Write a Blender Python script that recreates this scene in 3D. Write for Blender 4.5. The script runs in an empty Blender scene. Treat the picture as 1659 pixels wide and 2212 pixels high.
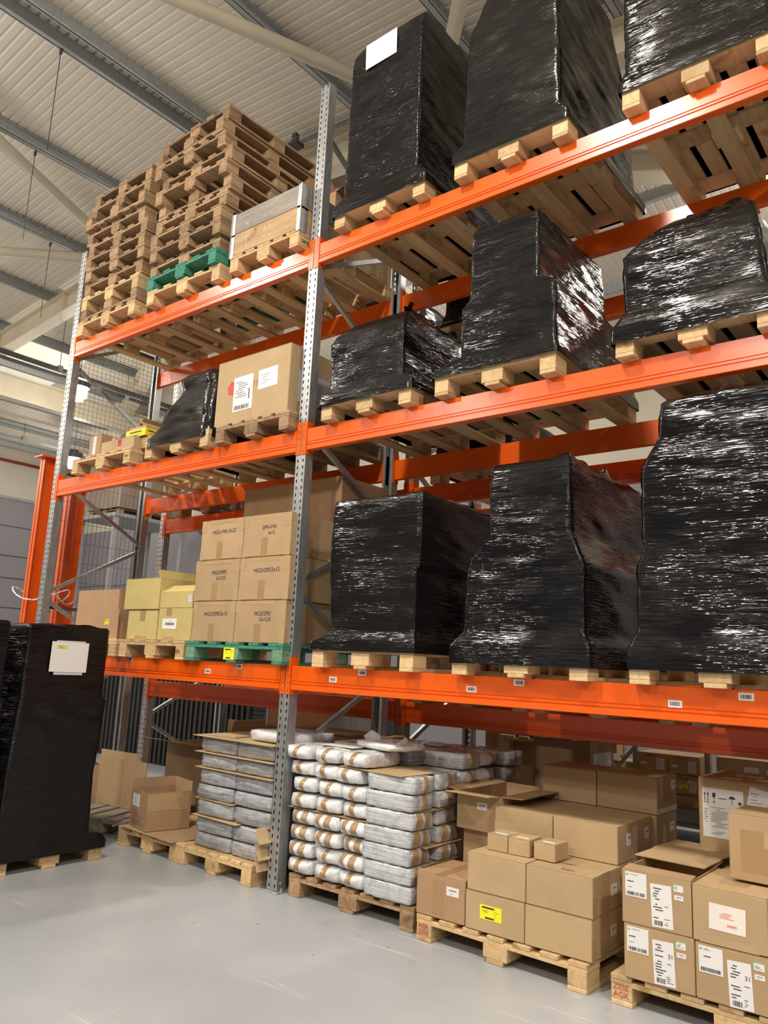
import bpy, bmesh, math, random
from mathutils import Vector, Matrix, noise
random.seed(7)
SC = bpy.context.scene
COL = SC.collection
PI = math.pi

# ------------------------------------------------------------------ camera
cam = bpy.data.cameras.new('camera'); camo = bpy.data.objects.new('camera', cam); COL.objects.link(camo)
FPX = 1688.016
cam.sensor_fit = 'VERTICAL'; cam.sensor_height = 36.0; cam.lens = FPX * 36.0 / 2212.0
cam.clip_start = .05; cam.clip_end = 200
camo.matrix_world = (Matrix.Translation((3.8619, -3.8452, 1.4834)) @ Matrix.Rotation(.6813, 4, 'Z')
                     @ Matrix.Rotation(1.7619, 4, 'X') @ Matrix.Rotation(.0460, 4, 'Z'))
SC.camera = camo

# ------------------------------------------------------------------ world, exposure, lights
w = bpy.data.worlds.new('world'); SC.world = w; w.use_nodes = True
w.node_tree.nodes['Background'].inputs[0].default_value = (.75, .85, 1, 1)
w.node_tree.nodes['Background'].inputs[1].default_value = .3
vs = SC.view_settings
vs.view_transform = 'Standard'; vs.look = 'None'; vs.gamma = 1; vs.use_curve_mapping = False
vs.exposure = -0.2
LAMP_W = 330.0
LAMP_COL = (1.0, .93, .84)
LAMPS = [(-10.9, -3.7, 7.1, .38), (-4.88, -3.7, 7.4, .38), (1.15, -3.7, 7.4, .38), (7.2, -3.7, 6.6, .38),
         (-16, -3.7, 6.4, .5), (-4.9, -9.7, 7.1, .5), (1.15, -9.7, 7.1, .5), (7.2, -9.7, 6.6, .5),
         (-10.11, 3.70, 6.5, .42), (-14.42, 6.12, 6.2, .42), (-4.2, 4.9, 6.9, .42), (2.4, 4.9, 6.9, .42), (8.4, 4.2, 6.9, .42)]
LAMP_OBJS = []
for i, (x, y, z, s) in enumerate(LAMPS):
    l = bpy.data.lights.new('highbay_light', 'AREA'); l.shape = 'DISK'; l.size = s; l.energy = LAMP_W * (1.0 if y < 0 else (.5 if x < -8 else .35))
    l.color = LAMP_COL
    o = bpy.data.objects.new('highbay_light', l); o.location = (x, y, z); COL.objects.link(o); LAMP_OBJS.append(o)
    # added point light that brightens the roof, standing for open-reflector spill
    p = bpy.data.lights.new('highbay_fill', 'POINT'); p.shadow_soft_size = .12; p.energy = l.energy * .55; p.color = LAMP_COL
    o = bpy.data.objects.new('highbay_fill', p); o.location = (x, y, z - .36); COL.objects.link(o)

# ------------------------------------------------------------------ materials
MATS = {}
def newmat(name):
    m = bpy.data.materials.new(name); m.use_nodes = True; MATS[name] = m
    nt = m.node_tree; b = nt.nodes['Principled BSDF']
    return m, nt, b
def N(nt, t, **k):
    n = nt.nodes.new(t)
    for a, v in k.items():
        if a.startswith('i_'): n.inputs[a[2:].replace('_', ' ')].default_value = v
        else: setattr(n, a, v)
    return n
def coords(nt, scale=(1, 1, 1), rot=(0, 0, 0), rnd=True):
    tc = N(nt, 'ShaderNodeTexCoord'); mp = N(nt, 'ShaderNodeMapping'); mp.inputs['Scale'].default_value = scale
    mp.inputs['Rotation'].default_value = rot
    if rnd:
        oi = N(nt, 'ShaderNodeObjectInfo'); ad = N(nt, 'ShaderNodeVectorMath', operation='ADD')
        mu = N(nt, 'ShaderNodeMath', operation='MULTIPLY'); mu.inputs[1].default_value = 37.0
        nt.links.new(oi.outputs['Random'], mu.inputs[0]); nt.links.new(tc.outputs['Object'], ad.inputs[0])
        nt.links.new(mu.outputs[0], ad.inputs[1]); nt.links.new(ad.outputs[0], mp.inputs[0])
    else: nt.links.new(tc.outputs['Object'], mp.inputs[0])
    return mp.outputs[0]
def noise_tex(nt, vec, scale=1, detail=3, rough=.5, dist=0):
    n = N(nt, 'ShaderNodeTexNoise'); n.inputs['Scale'].default_value = scale; n.inputs['Detail'].default_value = detail
    n.inputs['Roughness'].default_value = rough; n.inputs['Distortion'].default_value = dist
    nt.links.new(vec, n.inputs['Vector']); return n.outputs['Fac']
def ramp(nt, fac, stops):
    r = N(nt, 'ShaderNodeValToRGB'); e = r.color_ramp.elements
    while len(e) < len(stops): e.new(.5)
    for k, (p, c) in enumerate(stops):
        e[k].position = p; e[k].color = (*c, 1) if len(c) == 3 else c
    nt.links.new(fac, r.inputs[0]); return r.outputs[0]
def bump(nt, b, h, strength=.3, dist=.002, normal=None):
    n = N(nt, 'ShaderNodeBump'); n.inputs['Strength'].default_value = strength; n.inputs['Distance'].default_value = dist
    nt.links.new(h, n.inputs['Height'])
    if normal: nt.links.new(normal, n.inputs['Normal'])
    nt.links.new(n.outputs[0], b.inputs['Normal']); return n.outputs[0]
def hsv_random(nt, col, vmin, vmax, hue=.0):
    oi = N(nt, 'ShaderNodeObjectInfo'); mr = N(nt, 'ShaderNodeMapRange'); mr.inputs[3].default_value = vmin; mr.inputs[4].default_value = vmax
    nt.links.new(oi.outputs['Random'], mr.inputs[0]); h = N(nt, 'ShaderNodeHueSaturation')
    nt.links.new(col, h.inputs['Color']); nt.links.new(mr.outputs[0], h.inputs['Value']); return h.outputs[0]
def simple(name, col, rough=.5, metal=0, var=.12, nscale=6, bmp=0, spec=.5):
    m, nt, b = newmat(name); v = coords(nt)
    f = noise_tex(nt, v, nscale, 4)
    c = ramp(nt, f, [(.3, tuple(x * (1 - var) for x in col)), (.7, tuple(min(1, x * (1 + var)) for x in col))])
    nt.links.new(c, b.inputs['Base Color']); b.inputs['Roughness'].default_value = rough; b.inputs['Metallic'].default_value = metal
    b.inputs['Specular IOR Level'].default_value = spec
    if bmp: bump(nt, b, noise_tex(nt, v, nscale * 8, 3), bmp, .002)
    return m
def wood(name, c0, c1, c2, vmin=.75, vmax=1.15, sc=(30, 3, 30)):
    m, nt, b = newmat(name); v = coords(nt, sc); f = noise_tex(nt, v, 1, 5, .6, .6)
    c = ramp(nt, f, [(.25, c0), (.5, c1), (.75, c2)])
    v2 = coords(nt, (9, 9, 9)); k = noise_tex(nt, v2, 1, 2)
    kr = ramp(nt, k, [(.66, (1, 1, 1)), (.74, (.55, .42, .32))])
    mx = N(nt, 'ShaderNodeMix', data_type='RGBA', blend_type='MULTIPLY'); mx.inputs[0].default_value = .7
    nt.links.new(c, mx.inputs[6]); nt.links.new(kr, mx.inputs[7])
    nt.links.new(hsv_random(nt, mx.outputs[2], vmin, vmax), b.inputs['Base Color']); b.inputs['Roughness'].default_value = .75
    b.inputs['Specular IOR Level'].default_value = .25
    bump(nt, b, f, .25, .003); return m
wood('wood_new', (.50, .32, .15), (.62, .43, .22), (.70, .52, .30))
wood('wood_used', (.22, .135, .075), (.35, .225, .125), (.48, .33, .19), .68, 1.2)
wood('wood_grey', (.20, .17, .14), (.30, .26, .21), (.40, .35, .28), .85, 1.15)
wood('wood_new_x', (.36, .23, .12), (.46, .31, .17), (.54, .38, .22), .95, 1.1, (2, 30, 22)); wood('wood_grey_x', (.20, .18, .15), (.29, .26, .22), (.38, .34, .28), .9, 1.1, (2, 30, 22))
wood('wood_green', (.03, .16, .11), (.05, .22, .15), (.10, .28, .19), .9, 1.1)
wood('wood_green_faded', (.10, .22, .13), (.16, .30, .18), (.24, .38, .24), .9, 1.1)
def card(name, col, rough=.8):
    m, nt, b = newmat(name); v = coords(nt, (1, 1, 1)); f = noise_tex(nt, v, 5, 3)
    c = ramp(nt, f, [(.3, tuple(x * .93 for x in col)), (.7, tuple(x * 1.05 for x in col))])
    v2 = coords(nt, (1, 1, 90), rnd=False); g = noise_tex(nt, v2, 1.0, 2)
    nt.links.new(hsv_random(nt, c, .93, 1.05), b.inputs['Base Color']); b.inputs['Roughness'].default_value = rough
    b.inputs['Specular IOR Level'].default_value = .3
    bump(nt, b, g, .06, .002); return m
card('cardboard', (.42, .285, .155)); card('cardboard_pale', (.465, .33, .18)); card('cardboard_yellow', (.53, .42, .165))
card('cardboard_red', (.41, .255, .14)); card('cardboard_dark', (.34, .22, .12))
simple('tape', (.36, .225, .105), .3, var=.06, spec=.5)
simple('tape_clear', (.45, .31, .165), .2, var=.05)
simple('inner_dark', (.02, .015, .01), .9)
simple('paper', (.74, .72, .70), .6, var=.03); simple('paper_grey', (.55, .55, .56), .6, var=.05)
simple('paper_cream', (.78, .72, .64), .6, var=.03)
simple('ink', (.035, .035, .04), .6); simple('ink_grey', (.25, .25, .27), .6); simple('ink_faint', (.52, .51, .50), .6)
simple('ink_brown', (.17, .09, .045), .7); simple('ink_red', (.50, .15, .08), .7); simple('ink_pink', (.62, .16, .12), .6)
simple('yellow_label', (.85, .80, .02), .5, var=.03); simple('yellow_print', (.85, .62, .02), .5, var=.05)
simple('green_print', (.10, .55, .22), .6); simple('red_print', (.55, .04, .04), .6)
simple('steel_dark', (.10, .10, .105), .4, .6); simple('steel_brown', (.10, .085, .075), .45, .3)
simple('filler_dark', (.03, .028, .027), .6); simple('bolt', (.5, .5, .5), .3, .9)
def galv(name, c0, c1, metal=.75, rough=.42):
    m, nt, b = newmat(name); v = coords(nt, (1, 1, .35), rnd=True)
    f = noise_tex(nt, v, 30, 3); c = ramp(nt, f, [(.3, c0), (.7, c1)]); nt.links.new(c, b.inputs['Base Color'])
    b.inputs['Metallic'].default_value = metal; b.inputs['Roughness'].default_value = rough; return m
galv('galvanised', (.38, .39, .39), (.52, .53, .53)); galv('galvanised_purlin', (.42, .44, .44), (.50, .52, .52), .3, .45)
def paintm(name, col, rough=.32, coat=.3):
    m, nt, b = newmat(name); v = coords(nt); f = noise_tex(nt, v, 3, 4)
    c = ramp(nt, f, [(.3, tuple(x * .92 for x in col)), (.7, col)])
    sc = ramp(nt, noise_tex(nt, coords(nt, (2, 2, 26)), 2, 6, .7), [(.74, (1, 1, 1)), (.79, (1.25, 1.6, 2.0))])
    mx = N(nt, 'ShaderNodeMix', data_type='RGBA', blend_type='MULTIPLY'); mx.inputs[0].default_value = .5
    nt.links.new(c, mx.inputs[6]); nt.links.new(sc, mx.inputs[7]); nt.links.new(mx.outputs[2], b.inputs['Base Color'])
    b.inputs['Roughness'].default_value = rough; b.inputs['Coat Weight'].default_value = coat; b.inputs['Coat Roughness'].default_value = .2
    bump(nt, b, noise_tex(nt, v, 60, 2), .04, .002); return m
paintm('orange_paint', (.86, .115, .003), .3, .25); paintm('red_pipe_paint', (.35, .05, .02)); paintm('cream_paint', (.74, .66, .50), .5, 0)
simple('wall_cream', (.66, .61, .50), .6, var=.04, nscale=.6); simple('wall_grey', (.26, .25, .27), .5, var=.05, nscale=.6)
simple('wall_grey_dark', (.10, .10, .105), .6, var=.05, nscale=.6); simple('grey_trim', (.35, .35, .35), .5); simple('roof_sheet', (.84, .77, .64), .55, var=.04, nscale=.8)
def film(name, base, tilt, rough=.085, strength=1.0, fine=105):
    m, nt, b = newmat(name); T = math.radians
    def L(sx, sz, rx, ry, det=3, dist=.3): return noise_tex(nt, coords(nt, (sx, sx, sz), (T(rx), T(ry), 0)), 1, det, .55, dist)
    f = L(2.8, fine, tilt, -tilt, 2, .08); g = L(3.4, fine * .85, -tilt * 2.2, tilt * 2.6, 2, .08); h = L(2.5, fine * .4, tilt * 3, tilt * .5, 2, .15)
    mk = noise_tex(nt, coords(nt, (3, 3, 5)), 1, 2); mr = N(nt, 'ShaderNodeMapRange'); mr.inputs[1].default_value = .42; mr.inputs[2].default_value = .58; nt.links.new(mk, mr.inputs[0])
    mx = N(nt, 'ShaderNodeMix'); nt.links.new(mr.outputs[0], mx.inputs[0]); nt.links.new(f, mx.inputs[2]); nt.links.new(g, mx.inputs[3])
    ad = N(nt, 'ShaderNodeMath', operation='ADD'); nt.links.new(mx.outputs[0], ad.inputs[0]); nt.links.new(h, ad.inputs[1])
    # wrinkle depth itself comes and goes over the load
    am = ramp(nt, noise_tex(nt, coords(nt, (2.5, 2.5, 9)), 1, 3, .6), [(.38, (.12,) * 3), (.68, (1,) * 3)])
    def ridge(x, p):
        a = N(nt, 'ShaderNodeMath', operation='SUBTRACT'); a.inputs[1].default_value = .5; nt.links.new(x, a.inputs[0])
        c = N(nt, 'ShaderNodeMath', operation='ABSOLUTE'); nt.links.new(a.outputs[0], c.inputs[0])
        d = N(nt, 'ShaderNodeMapRange'); d.inputs[1].default_value = 0; d.inputs[2].default_value = p; d.inputs[3].default_value = 1; d.inputs[4].default_value = 0; nt.links.new(c.outputs[0], d.inputs[0]); return d.outputs[0]
    rg = N(nt, 'ShaderNodeMath', operation='ADD'); nt.links.new(ridge(mx.outputs[0], .06), rg.inputs[0]); nt.links.new(ridge(h, .05), rg.inputs[1])
    r2 = N(nt, 'ShaderNodeMath', operation='MULTIPLY'); nt.links.new(rg.outputs[0], r2.inputs[0]); nt.links.new(am, r2.inputs[1])
    b.inputs['Base Color'].default_value = (*base, 1); b.inputs['Roughness'].default_value = rough
    b.inputs['Specular IOR Level'].default_value = .36
    n0 = bump(nt, b, noise_tex(nt, coords(nt, (4, 4, 7)), 1, 3, .5), .25, .006)
    n1 = bump(nt, b, ad.outputs[0], strength, .0010, n0)
    bump(nt, b, r2.outputs[0], strength, .0011, n1); return m
film('black_film', (.005, .0047, .0053), 4); film('black_film_steep', (.005, .0047, .0053), 9)
film('black_film_calm', (.009, .008, .008), 3, .14, .7)
film('clear_film_brown', (.30, .24, .19), 4, .2, .6)
film('pack_film_grey', (.44, .44, .46), 2, .25, 1)
def foam(name, col, zs, lo=.78, sc=1.2):
    m, nt, b = newmat(name); f = noise_tex(nt, coords(nt, (2, 2, zs)), 1, 3)
    g = noise_tex(nt, coords(nt, (14, 14, 12)), 1, 4, .7, sc)
    c = ramp(nt, f, [(.35, tuple(x * lo for x in col)), (.6, col)])
    gr = ramp(nt, g, [(.36, (.62, .63, .66)), (.5, (1, 1, 1))]); mx = N(nt, 'ShaderNodeMix', data_type='RGBA', blend_type='MULTIPLY'); mx.inputs[0].default_value = .65
    nt.links.new(c, mx.inputs[6]); nt.links.new(gr, mx.inputs[7]); nt.links.new(mx.outputs[2], b.inputs['Base Color'])
    b.inputs['Roughness'].default_value = .35; b.inputs['Coat Weight'].default_value = .8; b.inputs['Coat Roughness'].default_value = .08
    n1 = bump(nt, b, f, .5, .006); bump(nt, b, g, .6, .014, n1); return m
foam('foam_white', (.76, .76, .77), 6, .86); foam('foam_silver', (.62, .63, .65), 170, .62, .4); foam('foam_grey', (.40, .40, .42), 150, .6, .5); foam('pack_grey', (.47, .47, .49), 190, .6, .6)
# floor
m, nt, b = newmat('floor_paint'); v = coords(nt, (1, 1, 1), rnd=False)
f = noise_tex(nt, v, .7, 5, .6); c = ramp(nt, f, [(.3, (.31, .325, .34)), (.55, (.37, .385, .40)), (.75, (.43, .44, .45))])
s1 = noise_tex(nt, coords(nt, (1.0, 20, 1), (0, 0, .62), rnd=False), 1, 5, .62, .8); r1 = ramp(nt, s1, [(.62, (0, 0, 0)), (.69, (.75, .75, .75))])
s2 = noise_tex(nt, coords(nt, (1.6, 24, 1), (0, 0, 1.05), rnd=False), 1, 5, .6, 1.0); r2 = ramp(nt, s2, [(.63, (0, 0, 0)), (.70, (.6, .6, .6))])
ar = noise_tex(nt, v, 1.3, 2); rr = ramp(nt, ar, [(.46, (.05, .05, .05)), (.6, (1, 1, 1))])
mxa = N(nt, 'ShaderNodeMix', data_type='RGBA', blend_type='ADD'); mxa.inputs[0].default_value = 1; nt.links.new(r1, mxa.inputs[6]); nt.links.new(r2, mxa.inputs[7])
mxb = N(nt, 'ShaderNodeMix', data_type='RGBA', blend_type='MULTIPLY'); mxb.inputs[0].default_value = 1; nt.links.new(mxa.outputs[2], mxb.inputs[6]); nt.links.new(rr, mxb.inputs[7])
mxc = N(nt, 'ShaderNodeMix', data_type='RGBA'); nt.links.new(mxb.outputs[2], mxc.inputs[0]); nt.links.new(c, mxc.inputs[6]); mxc.inputs[7].default_value = (.62, .61, .59, 1)
dk = noise_tex(nt, coords(nt, (5, 5, 1), rnd=False), 1.5, 6, .75); dr = ramp(nt, dk, [(.27, (.62, .6, .58)), (.36, (1, 1, 1))])
mxd = N(nt, 'ShaderNodeMix', data_type='RGBA', blend_type='MULTIPLY'); mxd.inputs[0].default_value = 1; nt.links.new(mxc.outputs[2], mxd.inputs[6]); nt.links.new(dr, mxd.inputs[7])
nt.links.new(mxd.outputs[2], b.inputs['Base Color']); rg = ramp(nt, f, [(.3, (.28,) * 3), (.7, (.42,) * 3)]); nt.links.new(rg, b.inputs['Roughness'])
bump(nt, b, noise_tex(nt, v, 9, 4), .08, .004)
m, nt, b = newmat('skylight_glow'); b.inputs['Base Color'].default_value = (.9, .85, .7, 1); b.inputs['Emission Color'].default_value = (1, .93, .78, 1); b.inputs['Emission Strength'].default_value = .55
m, nt, b = newmat('lamp_lens'); b.inputs['Base Color'].default_value = (.9, .9, .9, 1); b.inputs['Emission Color'].default_value = (1, .95, .88, 1); b.inputs['Emission Strength'].default_value = 30

# ------------------------------------------------------------------ mesh helpers
class MB:
    def __init__(s): s.v = []; s.f = []
    def add(s, vs, fs):
        n = len(s.v); s.v += [tuple(p) for p in vs]; s.f += [tuple(i + n for i in f) for f in fs]; return s
    def box(s, x0, x1, y0, y1, z0, z1):
        return s.add([(x0, y0, z0), (x1, y0, z0), (x1, y1, z0), (x0, y1, z0), (x0, y0, z1), (x1, y0, z1), (x1, y1, z1), (x0, y1, z1)],
                     [(0, 3, 2, 1), (4, 5, 6, 7), (0, 1, 5, 4), (1, 2, 6, 5), (2, 3, 7, 6), (3, 0, 4, 7)])
    def obox(s, c, ax, ay, az):   # oriented box: centre and three half vectors
        c, ax, ay, az = map(Vector, (c, ax, ay, az)); P = []
        for k in (-1, 1):
            for (i, j) in ((-1, -1), (1, -1), (1, 1), (-1, 1)): P.append(c + ax * i + ay * j + az * k)
        return s.add(P, [(0, 3, 2, 1), (4, 5, 6, 7), (0, 1, 5, 4), (1, 2, 6, 5), (2, 3, 7, 6), (3, 0, 4, 7)])
    def prism(s, prof, a, b, axis='x'):
        n = len(prof); V = []
        for t in (a, b):
            for (p, q) in prof: V.append({'x': (t, p, q), 'y': (p, t, q), 'z': (p, q, t)}[axis])
        F = [(i, (i + 1) % n, n + (i + 1) % n, n + i) for i in range(n)] + [tuple(range(n - 1, -1, -1)), tuple(range(n, 2 * n))]
        return s.add(V, F)
    def tube(s, p0, p1, r, n=10):
        p0, p1 = Vector(p0), Vector(p1); d = (p1 - p0).normalized(); u = d.orthogonal().normalized(); w = d.cross(u); V = []
        for p in (p0, p1):
            for i in range(n): V.append(p + u * r * math.cos(2 * PI * i / n) + w * r * math.sin(2 * PI * i / n))
        return s.add(V, [(i, (i + 1) % n, n + (i + 1) % n, n + i) for i in range(n)] + [tuple(range(n - 1, -1, -1)), tuple(range(n, 2 * n))])
    def pipe(s, pts, r, n=8):
        for a, b in zip(pts[:-1], pts[1:]): s.tube(a, b, r, n)
        return s
    def bar(s, p0, p1, w, h, up=(1, 0, 0)):
        p0, p1, up = Vector(p0), Vector(p1), Vector(up); d = (p1 - p0); L = d.length; d.normalize(); side = d.cross(up).normalized(); u2 = side.cross(d)
        return s.obox((p0 + p1) / 2, d * L / 2, side * w / 2, u2 * h / 2)
    def mesh(s, name, bevel=0, smooth=False):
        me = bpy.data.meshes.new(name); me.from_pydata(s.v, [], s.f)
        bm = bmesh.new(); bm.from_mesh(me)
        if bevel:
            bmesh.ops.bevel(bm, geom=bm.edges[:], offset=bevel, segments=1, profile=.5, affect='EDGES', clamp_overlap=True)
        bmesh.ops.recalc_face_normals(bm, faces=bm.faces[:]); bm.to_mesh(me); bm.free()
        if smooth:
            for p in me.polygons: p.use_smooth = True
        return me
def link(name, me, mat, parent=None, loc=None):
    o = bpy.data.objects.new(name, me)
    if mat and not me.materials: me.materials.append(MATS[mat])
    elif mat and me.materials[0] != MATS[mat]:
        o = bpy.data.objects.new(name, me.copy()); o.data.materials.clear(); o.data.materials.append(MATS[mat])
    COL.objects.link(o); o.parent = parent
    if loc: o.location = loc
    return o
def part(name, mb, mat, parent=None, bevel=0, smooth=False, loc=None): return link(name, mb.mesh(name, bevel, smooth), mat, parent, loc)
def empty(name, loc, label, cat, rotz=0, group=None):
    o = bpy.data.objects.new(name, None); COL.objects.link(o); o.location = loc; o.rotation_euler = (0, 0, rotz); o.empty_display_size = .1
    return tag(o, label, cat, group)
def tag(o, label, cat, group=None, kind=None):
    o['label'] = label; o['category'] = cat
    if group: o['group'] = group
    if kind: o['kind'] = kind
    return o
def struct(name, mb, mat, label=None, cat=None, smooth=False, bevel=0):
    o = part(name, mb, mat, smooth=smooth, bevel=bevel); o['kind'] = 'structure'
    if label: o['label'] = label
    o['category'] = cat or {'wall': 'wall', 'floor': 'floor', 'ceiling': 'ceiling', 'trim': 'beam', 'window': 'skylight'}.get(name.split('_')[0], 'structure')
    return o
def dup(root, loc, rotz=0, label=None, group=None):
    r = root.copy(); COL.objects.link(r); r.location = loc; r.rotation_euler = (0, 0, rotz)
    if label: r['label'] = label
    if group: r['group'] = group
    for ch in KIDS(root):
        c = ch.copy(); COL.objects.link(c); c.parent = r
        for g in KIDS(ch):
            d = g.copy(); COL.objects.link(d); d.parent = c
    return r
_kids = {}
def KIDS(o): return list(o.children)
_txt = {}
def text_mesh(s, size, depth=.0008):
    k = (s, size)
    if k in _txt: return _txt[k]
    cu = bpy.data.curves.new('text', 'FONT'); cu.body = s; cu.size = size; cu.extrude = depth; cu.align_x = 'CENTER'; cu.align_y = 'CENTER'
    o = bpy.data.objects.new('t', cu); COL.objects.link(o); bpy.context.view_layer.update()
    dg = bpy.context.evaluated_depsgraph_get(); me = bpy.data.meshes.new_from_object(o.evaluated_get(dg)); bpy.data.objects.remove(o)
    _txt[k] = ([tuple(v.co) for v in me.vertices], [tuple(p.vertices) for p in me.polygons]); return _txt[k]
ORD = ['bottom', 'second', 'third', 'fourth', 'fifth', 'sixth', 'seventh', 'eighth', 'ninth', 'tenth', 'eleventh', 'twelfth', 'thirteenth']

# face frames for things centred on x/y with base at z 0
def frame(face, W, D, H):
    if face == 'front': return Vector((-W / 2, -D / 2, 0)), Vector((1, 0, 0)), Vector((0, 0, 1)), Vector((0, -1, 0))
    if face == 'right': return Vector((W / 2, -D / 2, 0)), Vector((0, 1, 0)), Vector((0, 0, 1)), Vector((1, 0, 0))
    if face == 'left': return Vector((-W / 2, D / 2, 0)), Vector((0, -1, 0)), Vector((0, 0, 1)), Vector((-1, 0, 0))
    if face == 'top': return Vector((-W / 2, -D / 2, H)), Vector((1, 0, 0)), Vector((0, 1, 0)), Vector((0, 0, 1))
def rect(mb, fr, u0, u1, v0, v1, t0, t1, rot=0):
    o, U, V, Nn = fr; cu, cv = (u0 + u1) / 2, (v0 + v1) / 2
    c = o + U * cu + V * cv + Nn * (t0 + t1) / 2; a, b_ = math.cos(rot), math.sin(rot)
    mb.obox(c, (U * a + V * b_) * (u1 - u0) / 2, (V * a - U * b_) * (v1 - v0) / 2, Nn * (t1 - t0) / 2)
def put_text(mb, fr, s, size, u, v, t, rot=0, hor=None):
    vs_, fs_ = text_mesh(s, size); o, U, V, Nn = fr; a, b_ = math.cos(rot), math.sin(rot)
    A = U * a + V * b_; B = V * a - U * b_
    mb.add([o + U * u + V * v + A * x + B * y + Nn * (t + z) for (x, y, z) in vs_], fs_)
def barcode(mb, fr, u0, u1, v0, v1, t, rnd):
    u = u0
    while u < u1 - .001:
        w_ = rnd.choice([.0015, .002, .003, .004]) * max(1, (u1 - u0) / .06); rect(mb, fr, u, min(u1, u + w_), v0, v1, t, t + .0006); u += w_ + rnd.choice([.0015, .0025]) * max(1, (u1 - u0) / .06)
def lines(mb, fr, u0, u1, v0, v1, n, t, rnd, h=.35):
    h *= .8
    s = (v1 - v0) / n
    for i in range(n):
        if rnd.random() < .12: continue
        ue = u0 + (u1 - u0) * rnd.uniform(.35, 1); us = u0 + (u1 - u0) * rnd.choice([0, 0, .05, .2])
        if us < ue - .004: rect(mb, fr, us, ue, v0 + s * i, v0 + s * i + s * h, t, t + .0006)
def decal(parent, W, D, H, spec, seed=0):
    face, u0, u1, v0, v1, kind = spec[:6]; fr = frame(face, W, D, H); rnd = random.Random(seed + int(u0 * 1000) * 7 + int(v0 * 1000)); t = .0016
    w_, h_ = u1 - u0, v1 - v0; rot = spec[6] if len(spec) > 6 else 0; mb = MB()
    if kind in ('tape', 'ctape'):
        rect(mb, fr, u0, u1, v0, v1, 0, .0006 + .0002 * ((int(u0 * 970) + int(v0 * 310)) % 5), rot); return part('tape_strip', mb, 'tape' if kind == 'tape' else 'tape_clear', parent)
    if kind == 'ink':     # text drawn straight on the face: spec[7] string, spec[8] material
        put_text(mb, fr, spec[7], spec[9] if len(spec) > 9 else h_, (u0 + u1) / 2, (v0 + v1) / 2, .0005, rot); return part('print', mb, spec[8], parent)
    if kind == 'lines':
        lines(mb, fr, u0, u1, v0, v1, 9, .0003, rnd, .5); return part('print', mb, spec[8], parent)
    if kind == 'disc':
        o, U, V, Nn = fr; c = o + U * (u0 + u1) / 2 + V * (v0 + v1) / 2; mb.tube(c, c + Nn * .0015, w_ / 2, 6 if len(spec) > 9 else 20); return part('print', mb, spec[8], parent)
    base = {'yellow': 'yellow_label', 'grey': 'paper_grey', 'cream': 'paper_cream'}.get(kind, 'paper')
    if kind == 'red': base = 'red_print'
    if kind == 'yprint': base = 'yellow_print'
    rect(mb, fr, u0, u1, v0, v1, 0, t, rot)
    lab = part('paper_label' if kind != 'yprint' else 'printed_band', mb, base, parent)
    if kind == 'fragile':
        lab.data.materials.clear(); lab.data.materials.append(MATS['ink_pink'])
        pm = MB(); put_text(pm, fr, 'FRAGILE', h_ * .75, (u0 + u1) / 2, (v0 + v1) / 2, t, rot); part('print', pm, 'paper', lab); return lab
    p = MB(); k = .0006
    def L(a0, a1, b0, b1): return u0 + w_ * a0, u0 + w_ * a1, v0 + h_ * b0, v0 + h_ * b1
    if kind == 'ship':      # tall delivery label
        a = L(.15, .55, .04, .15); barcode(p, fr, *a, t, rnd)
        a = L(.1, .6, .2, .95); lines(p, fr, *a, 12, t, rnd, .45); a = L(.62, .93, .08, .25); lines(p, fr, *a, 4, t, rnd, .35)
        a = L(.65, .9, .5, .55); lines(p, fr, *a, 1, t, rnd)
        if len(spec) > 7 and spec[7]: put_text(p, fr, spec[7], h_ * .14, u0 + w_ * .82, v0 + h_ * .68, t)
    elif kind == 'wide':    # square label with barcode row low
        a = L(.08, .9, .06, .2); barcode(p, fr, *a, t, rnd); a = L(.1, .65, .6, .68); lines(p, fr, *a, 1, t, rnd, .6); a = L(.2, .7, .86, .95); lines(p, fr, *a, 2, t, rnd, .35); a = L(.1, .35, .38, .44); lines(p, fr, *a, 1, t, rnd)
        g = MB(); rect(g, fr, u0 + w_ * .04, u0 + w_ * .14, v0 + h_ * .84, v0 + h_ * .93, t, t + k); part('printed_dot', g, 'green_print', lab)
    elif kind == 'yellow':
        a = L(.1, .65, .78, .9); rect(p, fr, *a, t, t + k); a = L(.1, .55, .5, .7); lines(p, fr, *a, 3, t, rnd, .35); a = L(.25, .65, .08, .2); rect(p, fr, *a, t, t + k); a = L(.75, .93, .6, .85); lines(p, fr, *a, 3, t, rnd, .4)
        rect(p, fr, u0 + w_ * .69, u0 + w_ * .7, v0 + h_ * .04, v0 + h_ * .96, t, t + k)
    elif kind == 'code':
        a = L(.12, .88, .2, .78); barcode(p, fr, *a, t, rnd)
    elif kind == 'codebox':
        a = L(.2, .85, .35, .62); barcode(p, fr, *a, t, rnd); a = L(.45, .75, .8, .85); lines(p, fr, *a, 1, t, rnd)
    elif kind == 'long':    # carrier label: text block over large barcode
        a = L(.1, .75, .4, .95); lines(p, fr, *a, 9, t, rnd, .35); a = L(.08, .85, .04, .16); barcode(p, fr, *a, t, rnd)
        rect(p, fr, u0 + w_ * .8, u0 + w_ * .85, v0 + h_ * .3, v0 + h_ * .6, t, t + k)
    elif kind == 'greenlab':
        a = L(.15, .85, .25, .8); lines(p, fr, *a, 4, t, rnd, .3)
        g = MB(); rect(g, fr, u0, u0 + w_ * .07, v0, v1, t, t + k); rect(g, fr, u0, u1, v0 + h_ * .93, v1, t, t + k); part('printed_border', g, 'green_print', lab)
    elif kind == 'plain': return lab
    elif kind == 'handling':  # arrows, glass, umbrella and text
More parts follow.
